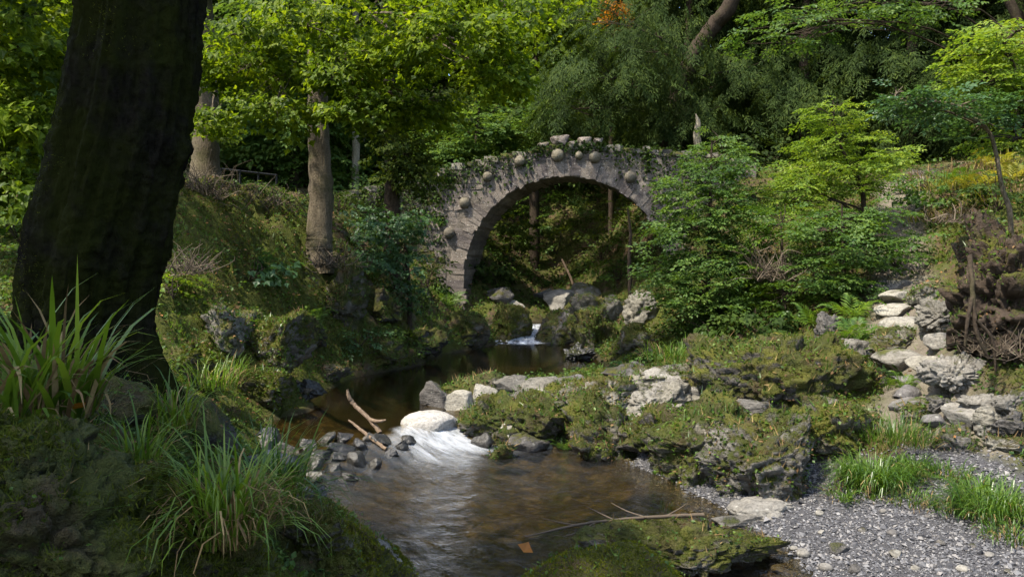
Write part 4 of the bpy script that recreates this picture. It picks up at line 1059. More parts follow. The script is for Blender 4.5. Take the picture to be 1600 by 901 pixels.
# ------------------------------------------------------------------ sprays of leaves
def spray(kind, seed):
    """a twig end with its leaves, about one unit long, growing along +X"""
    rng = np.random.default_rng(seed)
    pos, yaw, pit, rol, sc = [], [], [], [], []
    if kind == 'beech':
        lv, lf = leaf_shape(0.62)
        def twig(x0, y0, a, L, n):
            for i in range(n):
                t = (i + 0.6) / n; sd = 1 if i % 2 else -1
                pos.append((x0 + math.cos(a) * L * t, y0 + math.sin(a) * L * t, -0.10 * (t * L) ** 2 + rng.normal() * 0.015))
                yaw.append(a + sd * rng.uniform(0.6, 1.1)); pit.append(rng.normal(-0.15, 0.2)); rol.append(rng.normal(0, 0.35)); sc.append(rng.uniform(0.13, 0.20))
            pos.append((x0 + math.cos(a) * L, y0 + math.sin(a) * L, -0.10 * L * L)); yaw.append(a); pit.append(-0.3); rol.append(0); sc.append(0.17)
        twig(0, 0, 0, 1.0, 9)
        for x, a, L in ((0.15, 0.75, 0.6), (0.25, -0.75, 0.6), (0.45, 0.7, 0.45), (0.55, -0.65, 0.4)):
            twig(x, 0, a + rng.normal() * 0.12, L, 5)
    elif kind == 'maple':
        lv, lf = maple_shape()
        for i in range(22):
            t = math.sqrt(rng.random()); a = rng.normal(0, 0.6)
            pos.append((t * math.cos(a), t * math.sin(a), rng.normal() * 0.09)); yaw.append(a + rng.normal(0, 0.7)); pit.append(rng.normal(-0.45, 0.25)); rol.append(rng.normal(0, 0.4)); sc.append(rng.uniform(0.14, 0.29))
    elif kind == 'feather':
        lv, lf = leaf_shape(0.26, 0.02)
        def twig(x0, y0, a, L, n):
            for i in range(n):
                t = (i + 0.5) / n
                for sd in (-1, 1):
                    pos.append((x0 + math.cos(a) * L * t, y0 + math.sin(a) * L * t, -0.35 * (x0 + t * L) ** 2))
                    yaw.append(a + sd * rng.uniform(0.45, 0.8)); pit.append(rng.normal(-0.5, 0.2)); rol.append(rng.normal(0, 0.3)); sc.append(rng.uniform(0.11, 0.18))
        twig(0, 0, 0, 1.0, 10)
        for x, a in ((0.15, 0.8), (0.25, -0.8), (0.4, 0.7), (0.5, -0.7), (0.65, 0.6), (0.75, -0.6)): twig(x, 0, a, 0.42 * (1.2 - x), 4)
    elif kind == 'clump':      # far foliage: fewer, larger leaves
        lv, lf = leaf_shape(0.7)
        for i in range(18):
            t = rng.random() ** 0.6; a = rng.normal(0, 0.8)
            pos.append((t * math.cos(a), t * math.sin(a), rng.normal() * 0.14)); yaw.append(rng.uniform(0, 6.28)); pit.append(rng.normal(-0.35, 0.35)); rol.append(rng.normal(0, 0.5)); sc.append(rng.uniform(0.2, 0.34))
    return scatter(lv, lf, np.array(pos), rotm(np.array(yaw), np.array(pit), np.array(rol)), np.array(sc))
SPRAYS = {k: [spray(k, 900 + i) for i in range(4)] for k in ('beech', 'maple', 'feather', 'clump')}

def crown_mesh(name, clusters, kind, size, seed, origin, droop=0.2, tiers=0.0, axis_xy=None, flat=0.25):
    """clusters: rows (cx, cy, cz, rx, ry, rz, n)"""
    rng = np.random.default_rng(seed)
    parts, anchors = [], []
    for (cx, cy, cz, rx, ry, rz, n) in clusters:
        n = int(n)
        u = rng.normal(size=(n, 3)); u /= np.linalg.norm(u, axis=1)[:, None]
        r = rng.random(n) ** 0.42
        e = 1 + 0.28 * vnoise(u * 2.2 + cx, seed)
        p = u * (r * e)[:, None]
        if tiers:
            k = max(2.0, rz * tiers)
            p[:, 2] = 0.35 * p[:, 2] + 0.65 * (np.round(p[:, 2] * k + 0.35 * vnoise(p * 1.5, seed + 1)) / k)
        p = p * (rx, ry, rz) + (cx, cy, cz)
        ax = np.array(axis_xy if axis_xy is not None else (cx, cy))
        yaw = np.arctan2(p[:, 1] - ax[1], p[:, 0] - ax[0]) + rng.normal(0, 0.7, n)
        pit = rng.normal(-droop, 0.22, n); rol = rng.normal(0, flat, n)
        s = size * rng.uniform(0.65, 1.3, n)
        Rm = rotm(yaw, pit, rol)
        which = rng.integers(0, 4, n)
        for j in range(4):
            mk = which == j
            if mk.any():
                tv, tf = SPRAYS[kind][j]
                parts.append(scatter(tv, tf, p[mk] - origin, Rm[mk], s[mk]))
        anchors.append(p)
    V, Fx = merge(parts)
    return mesh_np(name, V, Fx, False), anchors

def cl(px, py, d, rx, ry, n, rd=None):
    """a foliage cluster from its place and size in the photo and its distance"""
    c = P(px, py, d)
    return (c[0], c[1], c[2], m_(rx, d), m_(rd or rx, d), m_(ry, d), n)

def tree(name, label, cat, trunk, clusters, leaf, bark, kind='beech', size=0.6, seed=1, group=None, sides=10, droop=0.2, tiers=0.0, limbs=3, flat=0.25, twig_r=0.012, limb_from=0.25, limb_r=0.05, tknob=0.04):
    """trunk: rows (x, y, z, r) from the ground up"""
    tr = np.array(trunk, float)
    g = H1(tr[0, 0], tr[0, 1])
    if tr[0, 2] > g - 0.1: tr = np.vstack([[tr[0, 0], tr[0, 1], g - 0.25, tr[0, 3] * 1.05], tr])
    base = tr[0, :3].copy()
    root = empty(name, base, label, cat, group)
    rng = np.random.default_rng(seed)
    n = max(10, len(tr) * 8)
    sp = spline(tr, n)
    r = np.maximum(sp[:, 3], 0.004)
    sp[:, :3] += (rng.normal(size=(n, 3)) * r[:, None] * tknob)
    V, Fq = tube(sp[:, :3] - base, r, sides)
    if sides >= 10:
        V = V + 0.12 * tr[0, 3] * np.stack([vnoise(V * (4, 4, 1.2), seed), vnoise(V * (4, 4, 1.2), seed + 1), 0 * V[:, 0]], -1)
    tk = link('trunk', mesh_np(name + '_trunk', V, Fq), bark, root)
    if clusters:
        me, anc = crown_mesh(name + '_crown', clusters, kind, size, seed, base, droop, tiers, None if len(clusters) > 1 else base[:2], flat)
        o = link('crown', me, leaf, root); o['kind'] = 'stuff'
        tubes = []
        for c, pts in zip(clusters, anc):
            c0 = np.array(c[:3])
            # limb leaves the trunk below the cluster
            hgt = np.clip(c0[2] - 0.35 * np.linalg.norm(c0[:2] - sp[:, :2].mean(0)), sp[0, 2], sp[-1, 2])
            k = int(np.argmin(np.abs(sp[:, 2] - hgt))); k = max(k, int(n * limb_from))
            a = sp[k, :3]; rr = min(r[k] * 0.5, limb_r)
            mid = (a + c0) / 2 + (0, 0, 0.12 * np.linalg.norm(c0 - a)) + rng.normal(size=3) * 0.05 * np.linalg.norm(c0 - a)
            path = spline([a, mid, c0], 9)
            tubes.append(tube(path - base, np.linspace(rr, max(rr * 0.35, twig_r), 9), 5))
            m = min(len(pts), limbs * 4)
            for q in pts[rng.choice(len(pts), m, replace=False)]:
                st = path[rng.integers(4, 9)]
                md = (st + q) / 2 + rng.normal(size=3) * 0.06 * np.linalg.norm(q - st)
                tubes.append(tube(spline([st, md, q], 5) - base, np.linspace(max(rr * 0.25, twig_r), twig_r * 0.4, 5), 4))
        V, Fq = merge(tubes)
        o = link('branches', mesh_np(name + '_branches', V, Fq), bark, tk); o['kind'] = 'stuff'
    return root

bridge()

# ------------------------------------------------------------------ the big dark tree in front
def big_tree():
    d = 6.3
    prof = [(150, 640, 120), (146, 600, 112), (140, 540, 106), (138, 480, 106), (148, 400, 106), (172, 300, 105), (196, 200, 104), (214, 100, 100), (224, 0, 98), (232, -100, 95), (240, -260, 90), (250, -480, 84), (262, -760, 70)]
    tr = np.array([(*P(px - 1, py, d), m_(w, d) * 0.89) for px, py, w in prof])
    base = tr[0, :3].copy()
    root = empty('big_tree', base, 'massive dark mossy tree trunk leaning beside the grass on the near bank', 'tree')
    NR = 330; sp = spline(tr, NR); sides = 120
    V, Fq = tube(sp[:, :3] - base, sp[:, 3], sides)
    V = V.reshape(NR, sides, 3)
    cen = sp[:, None, :3] - base
    rad = V - cen
    ang = np.arctan2(rad[..., 1], rad[..., 0]); zz = V[..., 2]
    q = np.stack([np.cos(ang) * 1.2, np.sin(ang) * 1.2, zz * 0.35], -1).reshape(-1, 3)
    dsp = 0.05 * fbm(q * 1.3, 3, 4) + 0.05 * fbm(q * np.array([3.5, 3.5, 1.2]), 4, 9, ridged=True) - 0.035
    qq = np.stack([np.cos(ang) * 0.5, np.sin(ang) * 0.5, zz], -1).reshape(-1, 3)
    wq = qq * np.array([26, 26, 3.2]) + 1.2 * np.stack([vnoise(qq * 5, k) for k in (1, 2, 3)], -1)
    f1, f2, cid = worley(wq, 13)
    plate = sstep(-0.1, 0.35, vnoise(qq * np.array([2.5, 2.5, 1.2]), 31))
    dsp += (0.012 + 0.010 * plate) * (sstep(0.0, 0.35, f2 - f1) - 0.6 + 0.35 * cid) + 0.008 * fbm(qq * 22, 3, 41)
    # fluted buttress roots
    flute = (0.5 + 0.5 * np.cos(ang * 5 + 0.9)).reshape(-1) ** 1.5
    low = np.exp(-np.clip(zz.reshape(-1), 0, None) / 0.42)
    dsp += low * (0.32 * flute - 0.10)
    # a knob on the right hand side
    k = np.exp(-((ang.reshape(-1) - 0.0) / 0.35) ** 2 - ((zz.reshape(-1) - (P(300, 238, d)[2] - base[2])) / 0.09) ** 2)
    dsp += 0.05 * k
    dirn = (rad / (np.linalg.norm(rad, axis=-1)[..., None])).reshape(-1, 3)
    V = V.reshape(-1, 3) + dirn * dsp[:, None]
    me = mesh_np('big_trunk', V, Fq)
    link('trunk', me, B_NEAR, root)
    T = np.concatenate([Fq[:, :3], Fq[:, [0, 2, 3]]])
    o = fuzz(root, V + base, T, 26000, 0.016, L_MOSS, 71, -2, thr=0.35, freq=1.8)
    c0 = P(260, -700, d)
    cls = []  # crown above the frame, shifted left and backwards to shade trunk and near bank
    rng = np.random.default_rng(12)
    for i in range(20):
        a = i * 2.4; rr = rng.uniform(0.4, 1.7)
        cls.append((c0[0] - 3.4 + rr * math.cos(a), c0[1] - 2.6 - 4.2 * (i / 19.0) + rr * math.sin(a), c0[2] + rng.uniform(-0.6, 2.0), 1.5, 1.5, 0.7, 42))
    me, anc = crown_mesh('big_crown', cls, 'maple', 1.0, 5, base, 0.2, 1.0)
    o = link('crown', me, L_SYC, root); o['kind'] = 'stuff'
    tubes = []
    for c in cls:
        a = sp[rng.integers(285, 326), :3]; b = np.array(c[:3])
        tubes.append(tube(spline([a, (a + b) / 2 + (0, 0, 0.3), b], 8) - base, np.linspace(0.14, 0.03, 8), 6))
    link('branches', mesh_np('big_branches', *merge(tubes)), B_NEAR, root)
big_tree()

# ------------------------------------------------------------------ trees that show a trunk
def tr_(rows):
    return [(*P(px, py, d), m_(w, d) / 2) for px, py, d, w in rows]

tree('sycamore_tree', 'slender pale grey trunk with bright sycamore leaves at the top of the left bank', 'tree',
     tr_([(500, 392, 17.4, 43), (500, 360, 17.4, 41), (500, 260, 17.4, 37), (497, 150, 17.4, 34), (500, 20, 17.3, 32), (505, -160, 17.2, 28), (515, -420, 17, 20)]),
     [cl(390, 105, 15, 70, 26, 70), cl(430, 165, 14.6, 52, 22, 44), cl(360, 55, 15, 60, 34, 52), cl(575, 160, 14.5, 44, 30, 50), cl(590, 90, 15, 90, 45, 100), cl(700, 60, 14, 110, 50, 120),
      cl(770, 110, 14.5, 50, 40, 52), cl(650, 170, 15, 50, 26, 40), cl(480, 40, 15, 90, 40, 84), cl(640, -30, 14.5, 120, 36, 80), cl(530, 105, 14.2, 36, 30, 30), cl(790, 10, 15, 60, 50, 50)],
     L_SYC, B_PALE, 'maple', 0.45, 31, sides=14, droop=0.25, tiers=2.5, limbs=3, limb_from=0.6, limb_r=0.035)
tree('ivy_tree', 'thin dark trunk wrapped in hanging leaves left of the bridge', 'tree',
     tr_([(612, 330, 20.5, 24), (610, 250, 20.5, 20), (606, 120, 20.4, 18), (600, -60, 20.3, 15), (590, -300, 20, 10)]),
     [cl(628, 235, 20, 42, 45, 60), cl(600, 180, 20, 40, 35, 44), cl(655, 270, 20.2, 34, 26, 34), cl(680, 160, 20, 60, 40, 60), cl(600, 60, 20, 90, 60, 60), cl(600, -130, 20.5, 130, 60, 150), cl(730, -170, 21, 130, 50, 150), cl(850, -150, 21.5, 110, 50, 120), cl(690, -60, 21, 90, 40, 80)], L_OLIVE, B_DARK, 'maple', 0.38, 32, droop=0.5, limb_r=0.02)  # high clusters above the frame added to shade the bridge face
tree('stout_tree', 'stout brown trunk behind a heap of dry twigs beside the big dark tree', 'tree',
     tr_([(322, 300, 18.5, 52), (322, 240, 18.5, 42), (320, 150, 18.4, 38), (316, 0, 18.3, 34), (310, -200, 18, 26), (300, -480, 18, 16)]),
     [cl(330, 190, 17.4, 30, 30, 26), cl(330, -60, 17, 90, 40, 36), cl(240, -200, 18, 120, 50, 40), cl(420, -260, 18, 100, 50, 40)], L_SYC, B_PALE, 'maple', 0.5, 33, sides=12, limb_from=0.6)
tree('sunlit_tree', 'thin sunlit whitish trunk standing in the woods beyond the left bank', 'tree',
     tr_([(555, 282, 30, 13), (556, 230, 30, 12), (553, 150, 30, 11), (556, 0, 30, 10), (560, -200, 30, 6)]), [cl(556, -60, 30, 120, 70, 60), cl(570, 90, 30, 60, 40, 30)], L_PALE, B_BRIGHT, 'clump', 0.8, 34)
tree('leaning_tree', 'dark tree with a leaning upper limb behind the right end of the bridge', 'tree',
     tr_([(1045, 240, 29, 34), (1050, 200, 29, 30), (1062, 140, 28.9, 28), (1085, 85, 28.7, 26), (1115, 40, 28.4, 24), (1142, 5, 28, 24), (1165, -70, 27.6, 20), (1190, -200, 27, 14)]),
     [cl(950, 120, 27.5, 120, 55, 170), cl(1020, 80, 28, 90, 45, 110), cl(900, 170, 28, 70, 35, 70), cl(1080, 170, 28, 70, 40, 70), cl(980, 40, 28, 120, 40, 90), cl(1150, 110, 29, 90, 50, 90)], L_DARK, B_DARK, 'feather', 0.95, 35, droop=0.6, sides=12)
tree('pale_stump_tree', 'short pale broken trunk in the shade behind the beech sapling', 'tree',
     tr_([(1094, 262, 26.5, 16), (1092, 235, 26.5, 13), (1089, 212, 26.5, 12), (1091, 192, 26.5, 8), (1087, 178, 26.5, 1.5)]), [], L_DARK, B_BRIGHT, sides=9, seed=36)

# ------------------------------------------------------------------ shrubs and saplings
def stem(px, py, d, px2, py2, w): return tr_([(px, py, d, w), ((px + px2) / 2, (py + py2) / 2, d, w * 0.75), (px2, py2, d, w * 0.3)])
tree('beech_sapling', 'leafy green beech sapling hiding the right foot of the bridge', 'sapling', stem(1105, 525, 17, 1112, 215, 8),
     [cl(1092, 460, 16.8, 80, 28, 140), cl(1112, 405, 17, 92, 26, 160), cl(1078, 358, 17, 62, 26, 95), cl(1128, 328, 17, 80, 24, 120), cl(1095, 288, 17.2, 66, 22, 90), cl(1125, 252, 17.2, 52, 20, 62), cl(1125, 222, 17.2, 22, 20, 18), cl(1172, 395, 17.2, 40, 40, 56), cl(1145, 475, 17, 56, 26, 64), cl(1190, 310, 17.4, 34, 22, 32), cl(1050, 425, 16.8, 40, 14, 40)],
     L_BEECH, B_DARK, 'beech', 0.42, 41, tiers=4.0, droop=0.15, limbs=3)
tree('bright_sapling', 'bright yellow green sapling in the sun on the right bank', 'sapling', tr_([(1350, 345, 17.5, 8), (1345, 290, 17.5, 7), (1310, 220, 17.5, 4), (1300, 165, 17.5, 2)]),
     [cl(1305, 265, 17.4, 84, 22, 130), cl(1308, 225, 17.4, 60, 22, 90), cl(1300, 188, 17.4, 38, 20, 44), cl(1372, 245, 17.4, 42, 16, 42), cl(1240, 292, 17.2, 46, 18, 52), cl(1335, 292, 17.4, 48, 14, 46), cl(1235, 320, 17, 40, 18, 44), cl(1312, 165, 17.4, 16, 14, 12), cl(1275, 168, 17.4, 10, 10, 6)],
     L_BRIGHT, B_DARK, 'beech', 0.38, 42, tiers=4.0, droop=0.05)
tree('layered_bush', 'layered green bush below the bright sapling', 'bush', stem(1320, 470, 15.5, 1315, 320, 7),
     [cl(1330, 400, 15.5, 78, 24, 100), cl(1290, 360, 15.6, 66, 24, 80), cl(1380, 370, 15.8, 50, 22, 52), cl(1270, 430, 15.4, 60, 24, 62), cl(1340, 335, 16, 70, 18, 66), cl(1340, 445, 15.2, 46, 22, 44)],
     L_BEECH, B_DARK, 'beech', 0.38, 43, tiers=4.0, droop=0.1)
tree('low_bush', 'yellowish low bush leaning over the dark gap left of the layered bush', 'bush', stem(1225, 480, 16, 1220, 330, 6),
     [cl(1220, 350, 16, 50, 32, 34), cl(1235, 460, 15.6, 50, 24, 26), cl(1195, 430, 16, 36, 26, 20)], L_FERN, B_DARK, 'beech', 0.45, 44, tiers=3.0)
tree('dark_shrub', 'dense dark green shrub growing over the pool on the left bank', 'shrub', stem(640, 470, 19.5, 630, 330, 8),
     [cl(605, 350, 19, 44, 24, 50), cl(585, 410, 18.8, 38, 28, 44), cl(625, 395, 19, 36, 34, 46), cl(640, 345, 19.4, 32, 18, 26), cl(580, 468, 18.4, 26, 22, 24), cl(615, 450, 19, 32, 28, 34), cl(568, 332, 19.4, 28, 16, 16)],
     L_BLUE, B_DARK, 'maple', 0.36, 45, droop=0.25, tiers=3.0)
tree('overhanging_sapling', 'thin pale stemmed sapling leaning over the path from the earth mound', 'sapling', tr_([(1580, 352, 10.2, 8), (1565, 290, 10.2, 7), (1548, 212, 10.2, 6), (1515, 185, 10.2, 5), (1470, 172, 10.2, 3), (1420, 160, 10.2, 2)]),
     [cl(1440, 160, 10.2, 70, 16, 34), cl(1500, 165, 10.2, 60, 20, 34), cl(1400, 148, 10.1, 36, 12, 12), cl(1540, 190, 10.4, 44, 24, 24)], L_BLUE, B_PALE, 'beech', 0.34, 46, tiers=5.0, droop=0.05)
tree('edge_sapling', 'yellow green leafy sapling reaching in at the right picture edge', 'sapling', tr_([(1640, 380, 10.8, 9), (1625, 250, 10.8, 7), (1590, 120, 10.8, 5), (1560, 40, 10.8, 3)]),
     [cl(1560, 80, 10.8, 66, 26, 56), cl(1545, 120, 10.8, 60, 22, 48), cl(1590, 50, 10.8, 50, 26, 36), cl(1600, 150, 10.9, 50, 30, 40), cl(1580, 215, 11, 60, 26, 40)], L_BRIGHT, B_DARK, 'beech', 0.36, 47, tiers=5.0, droop=0.1)
tree('pale_bush', 'pale green layered bush behind the low left end of the bridge', 'bush', stem(740, 275, 29.5, 750, 150, 8),
     [cl(740, 205, 29.5, 66, 26, 90), cl(790, 170, 30, 56, 26, 70), cl(700, 225, 29, 40, 20, 40), cl(820, 205, 30, 40, 26, 40)], L_PALE, B_DARK, 'beech', 0.9, 48, tiers=2.0)
# ------------------------------------------------------------------ trees at the sides
tree('side_tree', 'bright leafy tree filling the picture edge left of the big dark trunk', 'tree',
     tr_([(-60, 440, 14, 40), (-66, 300, 14, 34), (-60, 100, 14, 30), (-50, -120, 14, 26), (-40, -400, 14, 16)]),
     [cl(40, 70, 13.5, 70, 60, 90), cl(50, 190, 13.5, 60, 50, 70), cl(20, 270, 13.2, 60, 36, 50), cl(-60, 150, 13.4, 90, 80, 70), cl(60, -40, 13.6, 120, 60, 80), cl(-80, -160, 14, 160, 90, 90)], L_SYC, B_DARK, 'maple', 0.6, 51, droop=0.3, tiers=1.5)
tree('willowy_tree', 'greyish feathery tree seen between the big trunk and the bright leaves', 'tree',
     tr_([(95, 400, 26, 16), (98, 200, 26, 14), (100, 0, 26, 10), (100, -200, 26, 6)]), [cl(105, 120, 26, 60, 110, 130), cl(80, 0, 26, 100, 70, 100), cl(60, 240, 25, 60, 60, 60)], L_PALE, B_DARK, 'feather', 0.9, 52, droop=0.9)

# ------------------------------------------------------------------ forest behind
def forest():
    rng = np.random.default_rng(101)
    var = []
    for k in range(5):
        cls = []
        hgt = 13.0
        for i in range(15):
            z = 1.2 + (hgt - 1.2) * (i / 14.0); w = (1 - 0.55 * i / 14.0)
            a = rng.uniform(0, 6.28); rr = rng.uniform(0.3, 1.9) * w
            cls.append((rr * math.cos(a), rr * math.sin(a), z, 2.1 * w + 0.3, 2.1 * w + 0.3, 0.95, 62))
        kind = ('clump', 'clump', 'feather', 'beech', 'clump')[k]
        me, _ = crown_mesh('forest_crown', cls, kind, 1.25 if kind != 'beech' else 1.4, 600 + k, np.zeros(3), 0.35 if kind != 'feather' else 0.7, 0.8)
        tr = np.array([(0, 0, -0.5, 0.26), (0.05, 0, 3, 0.2), (0, 0.1, 8, 0.14), (0, 0, 12.5, 0.05)]); sp = spline(tr, 20)
        tubes = [tube(sp[:, :3], sp[:, 3], 8)]
        for c in cls[::2]:
            a = np.array((0, 0, max(0.5, c[2] - 0.8))); b = np.array(c[:3]); tubes.append(tube(spline([a, (a + b) / 2 + (0, 0, 0.1), b + (b - a) * (1, 1, 0)], 5), np.linspace(0.07, 0.02, 5), 4))
        tm = mesh_np('forest_trunk', *merge(tubes)); tm.materials.append(B_DARK)
        mts = (L_FOREST, L_OLIVE, L_DARK, L_PALE, L_FOREST)
        me.materials.append(mts[k])
        var.append((me, tm))
    words = ('broad leaved mid green tree', 'olive green leafy tree', 'dark drooping evergreen tree', 'pale green leafy tree', 'bushy mid green tree')
    spots = [(-9, 33, 3, 1.0), (-5.5, 36, 3, 0.9), (-13, 38, 4, 1.0), (-2.5, 38, 1, 1.0), (1.5, 40, 3, 0.9), (5.0, 37, 2, 1.0), (8.0, 33, 2, 1.0), (11.5, 34, 2, 1.1), (15.5, 34, 2, 1.1), (19, 30, 0, 1.0), (13.5, 40, 0, 1.1),
             (-16, 29, 0, 1.0), (-18, 23, 1, 1.0), (-22, 36, 2, 1.2), (-8, 46, 1, 1.3), (0, 50, 2, 1.3), (8, 46, 4, 1.3), (16, 48, 1, 1.3), (23, 40, 2, 1.2), (-16, 50, 0, 1.3), (-28, 44, 4, 1.3), (30, 48, 0, 1.4),
             (18, 23, 2, 0.9), (22, 26, 4, 1.0), (-24, 26, 4, 1.1), (-7.5, 29.5, 3, 0.7), (-12, 26.5, 3, 0.75), (5, 58, 0, 1.5), (-10, 60, 4, 1.5), (18, 60, 2, 1.5), (-30, 60, 1, 1.5), (36, 60, 2, 1.6), (27, 33, 2, 1.1), (15, 20, 3, 0.6), (13.2, 28.5, 2, 0.95), (16.8, 28.5, 2, 1.0), (19.5, 35.5, 2, 1.15), (21, 31.5, 4, 1.1), (10.0, 29.5, 2, 0.9), (6.2, 30.5, 2, 0.85),]
    for i, (x, y, k, s) in enumerate(spots):
        z = H1(x, y)
        px = 800 + F * x / y
        side = [w for lim, w in ((60, 'at the left picture edge'), (300, 'behind the big dark trunk'), (470, 'behind the iron railing'), (580, 'behind the slender pale trunk'), (700, 'behind the low end of the bridge'), (800, 'behind the pale bush'), (960, 'above the arch of the bridge'), (1060, 'behind the right end of the bridge'),
                               (1160, 'behind the leaning dark tree'), (1260, 'behind the beech sapling'), (1380, 'behind the bright sapling'), (1480, 'above the upper path'), (1e9, 'at the right picture edge')) if px < lim][0]
        far = 'far back in the wood' if y > 52 else ('deep in the wood' if y > 41 else ('in the wood' if y > 33.5 else 'in front'))
        root = empty('forest_tree', (x, y, z), '%s %s %s' % (words[k], far, side), 'tree', 'forest trees behind the bridge')
        root.rotation_euler = (0, 0, rng.uniform(0, 6.28)); root.scale = (s, s, s * rng.uniform(0.9, 1.1))
        link('trunk', var[k][1], None, root)
        o = link('crown', var[k][0], None, root); o['kind'] = 'stuff'
forest()

# ------------------------------------------------------------------ shrubs behind the bridge and under the arch
def mini_shrub(px, py, w, h, n, leaf, label, seed, kind='beech', size=0.5, name='woodland_shrub', group='low shrubs of the wood', base=None):
    b = G(px, py) if base is None else np.array(base)
    d = b[1]
    cz = b[2] + m_(h, d) * 0.5
    cls = [(b[0], b[1] + 0.1, cz, m_(w, d) / 2, m_(w, d) / 2, m_(h, d) / 2, n)]
    root = empty(name, b, label, 'shrub', group)
    me, anc = crown_mesh(name, cls, kind, size, seed, b, 0.25, 2.5, b[:2])
    o = link('foliage', me, leaf, root); o['kind'] = 'stuff'
    rng = np.random.default_rng(seed); tubes = []
    for q in anc[0][rng.choice(len(anc[0]), min(9, len(anc[0])), replace=False)]:
        tubes.append(tube(spline([b, (b + q) / 2 + rng.normal(size=3) * 0.05, q], 5) - b, np.linspace(0.014, 0.005, 5), 4))
    link('stem', mesh_np(name + '_stem', *merge(tubes)), B_DARK, root)
    return root
ms = [(800, 420, 110, 110, 46, L_OLIVE, 'olive shrub on the far bank seen through the left of the arch'), (870, 400, 110, 120, 52, L_BEECH, 'green shrub on the far bank seen through the middle of the arch'),
      (940, 410, 100, 120, 46, L_OLIVE, 'shrub on the far bank seen through the right of the arch'), (775, 445, 60, 44, 20, L_DARK, 'low dark shrub by the stream beyond the arch'), (965, 440, 60, 50, 20, L_FERN, 'yellowish low shrub by the stream beyond the arch'),
      (380, 255, 130, 80, 50, L_BLUE, 'bluish bush in the wood above the railing'), (660, 275, 80, 60, 36, L_PALE, 'pale shrub over the low end of the bridge wall'),
      (1010, 250, 120, 50, 40, L_DARK, 'dark ivy bush on the right end of the bridge'), (1060, 300, 90, 60, 30, L_IVY, 'ivy clump hanging at the right end of the arch'), (1180, 270, 120, 70, 44, L_DARK, 'dark shrub in the shade behind the beech sapling'),
      (1270, 300, 70, 50, 26, L_PALE, 'pale shrub behind the bright sapling'), (1440, 300, 90, 40, 22, L_BEECH, 'green tuft of brush beside the upper path'), (1480, 330, 80, 46, 22, L_BEECH, 'small green bush on the slope by the upper path'),
      (1400, 420, 70, 50, 22, L_DARK, 'dark shrub shading the bend of the path'), (1560, 330, 80, 60, 30, L_IVY, 'dark bramble on top of the earth mound'), (1180, 520, 90, 50, 26, L_IVY, 'dark bramble under the beech sapling'),
      (1120, 525, 110, 46, 30, L_IVY, 'creeping bramble below the beech sapling'), (1000, 575, 60, 30, 18, L_BEECH, 'small leafy plant at the pool below the mossy rock'), (390, 440, 60, 40, 16, L_BLUE, 'bluish seedling in the middle of the left bank'),
      (560, 545, 60, 40, 16, L_BLUE, 'seedling at the shaded left pool edge'), (270, 470, 40, 46, 16, L_BRIGHT, 'bright seedling behind the big dark tree'), (30, 380, 110, 90, 40, L_BEECH, 'bramble bush in the sun left of the big dark tree'),
      (600, 535, 80, 40, 18, L_IVY, 'ivy clump on the dark rock at the left pool edge'), (668, 450, 40, 60, 16, L_IVY, 'ivy growing up the left pier of the bridge'), (1350, 590, 110, 40, 26, L_IVY, 'low bramble on the overgrown dome of rock'),
      (1250, 570, 140, 40, 34, L_IVY, 'mat of bramble on top of the overgrown dome'), (530, 330, 60, 40, 16, L_DARK, 'dark brush beside the slender pale trunk')]
for i, (px, py, w, h, n, lf_, lab) in enumerate(ms):
    d = G(px, py)[1]
    mini_shrub(px, py, w, h, n, lf_, lab, 700 + i, 'beech' if i % 3 else 'maple', 0.30 + 0.012 * d)

tree('sunny_tree', 'sunlit yellow green tree between the sycamore leaves and the dark drooping tree', 'tree', tr_([(835, 260, 34, 16), (838, 120, 34, 14), (842, -40, 34, 10), (845, -200, 34, 5)]),
     [cl(835, 60, 33, 60, 40, 60), cl(815, 125, 33, 50, 34, 50), cl(860, 5, 33, 60, 36, 50), cl(790, 10, 33, 60, 40, 50), cl(850, 160, 33, 40, 26, 30), cl(900, 20, 33, 60, 30, 40), cl(770, 90, 33, 40, 40, 36)], L_SYC, B_DARK, 'clump', 0.8, 63, droop=0.3, tiers=1.0)
# autumn coloured spot
tree('autumn_tree', 'small orange leaved tree high above the arch of the bridge', 'tree', tr_([(955, 215, 33, 8), (958, 120, 33, 7), (962, 0, 33, 4)]), [cl(962, 22, 32, 22, 26, 30)], L_ORANGE, B_DARK, 'clump', 0.5, 61)
tree('birch_branch_tree', 'tree holding light green branches in front of the dark evergreens', 'tree', tr_([(1640, 250, 22, 20), (1600, 60, 22, 16), (1520, -120, 22, 12)]),
     [cl(1250, 30, 21, 90, 24, 40), cl(1340, 5, 21, 80, 24, 34), cl(1200, 60, 21, 50, 16, 16), cl(1460, 0, 21, 90, 40, 40)], L_BEECH, B_DARK, 'beech', 0.6, 62, tiers=2.0, limb_r=0.03)

# ------------------------------------------------------------------ ferns
def frond(seed, n=13):
    """an arching frond one unit long along +X: rachis with tapering pinnae"""
    rng = np.random.default_rng(seed); V, Fx = [], []
    for i in range(n):
        t = (i + 1) / (n + 0.5)
        x = t * (1 - 0.22 * t * t); z = 0.42 * t - 0.62 * t * t
        L = 0.30 * math.sin(math.pi * min(1, 0.16 + 0.9 * t) ** 0.8) * (1.05 - t) ** 0.35 + 0.02
        for sd in (-1, 1):
            k = len(V); a = 1.15 - 0.3 * t + rng.normal() * 0.06
            ex, ey = math.cos(a) * L, math.sin(a) * L * sd; wv = 0.030
            V += [(x - wv, 0, z), (x + ex * 0.5 - wv, ey * 0.5, z + 0.01), (x + ex, ey, z - 0.05 * L - 0.02), (x + ex * 0.5 + wv, ey * 0.5, z + 0.01)]
            Fx.append((k, k + 1, k + 2, k + 3) if sd < 0 else (k, k + 3, k + 2, k + 1))
    return np.array(V), np.array(Fx)
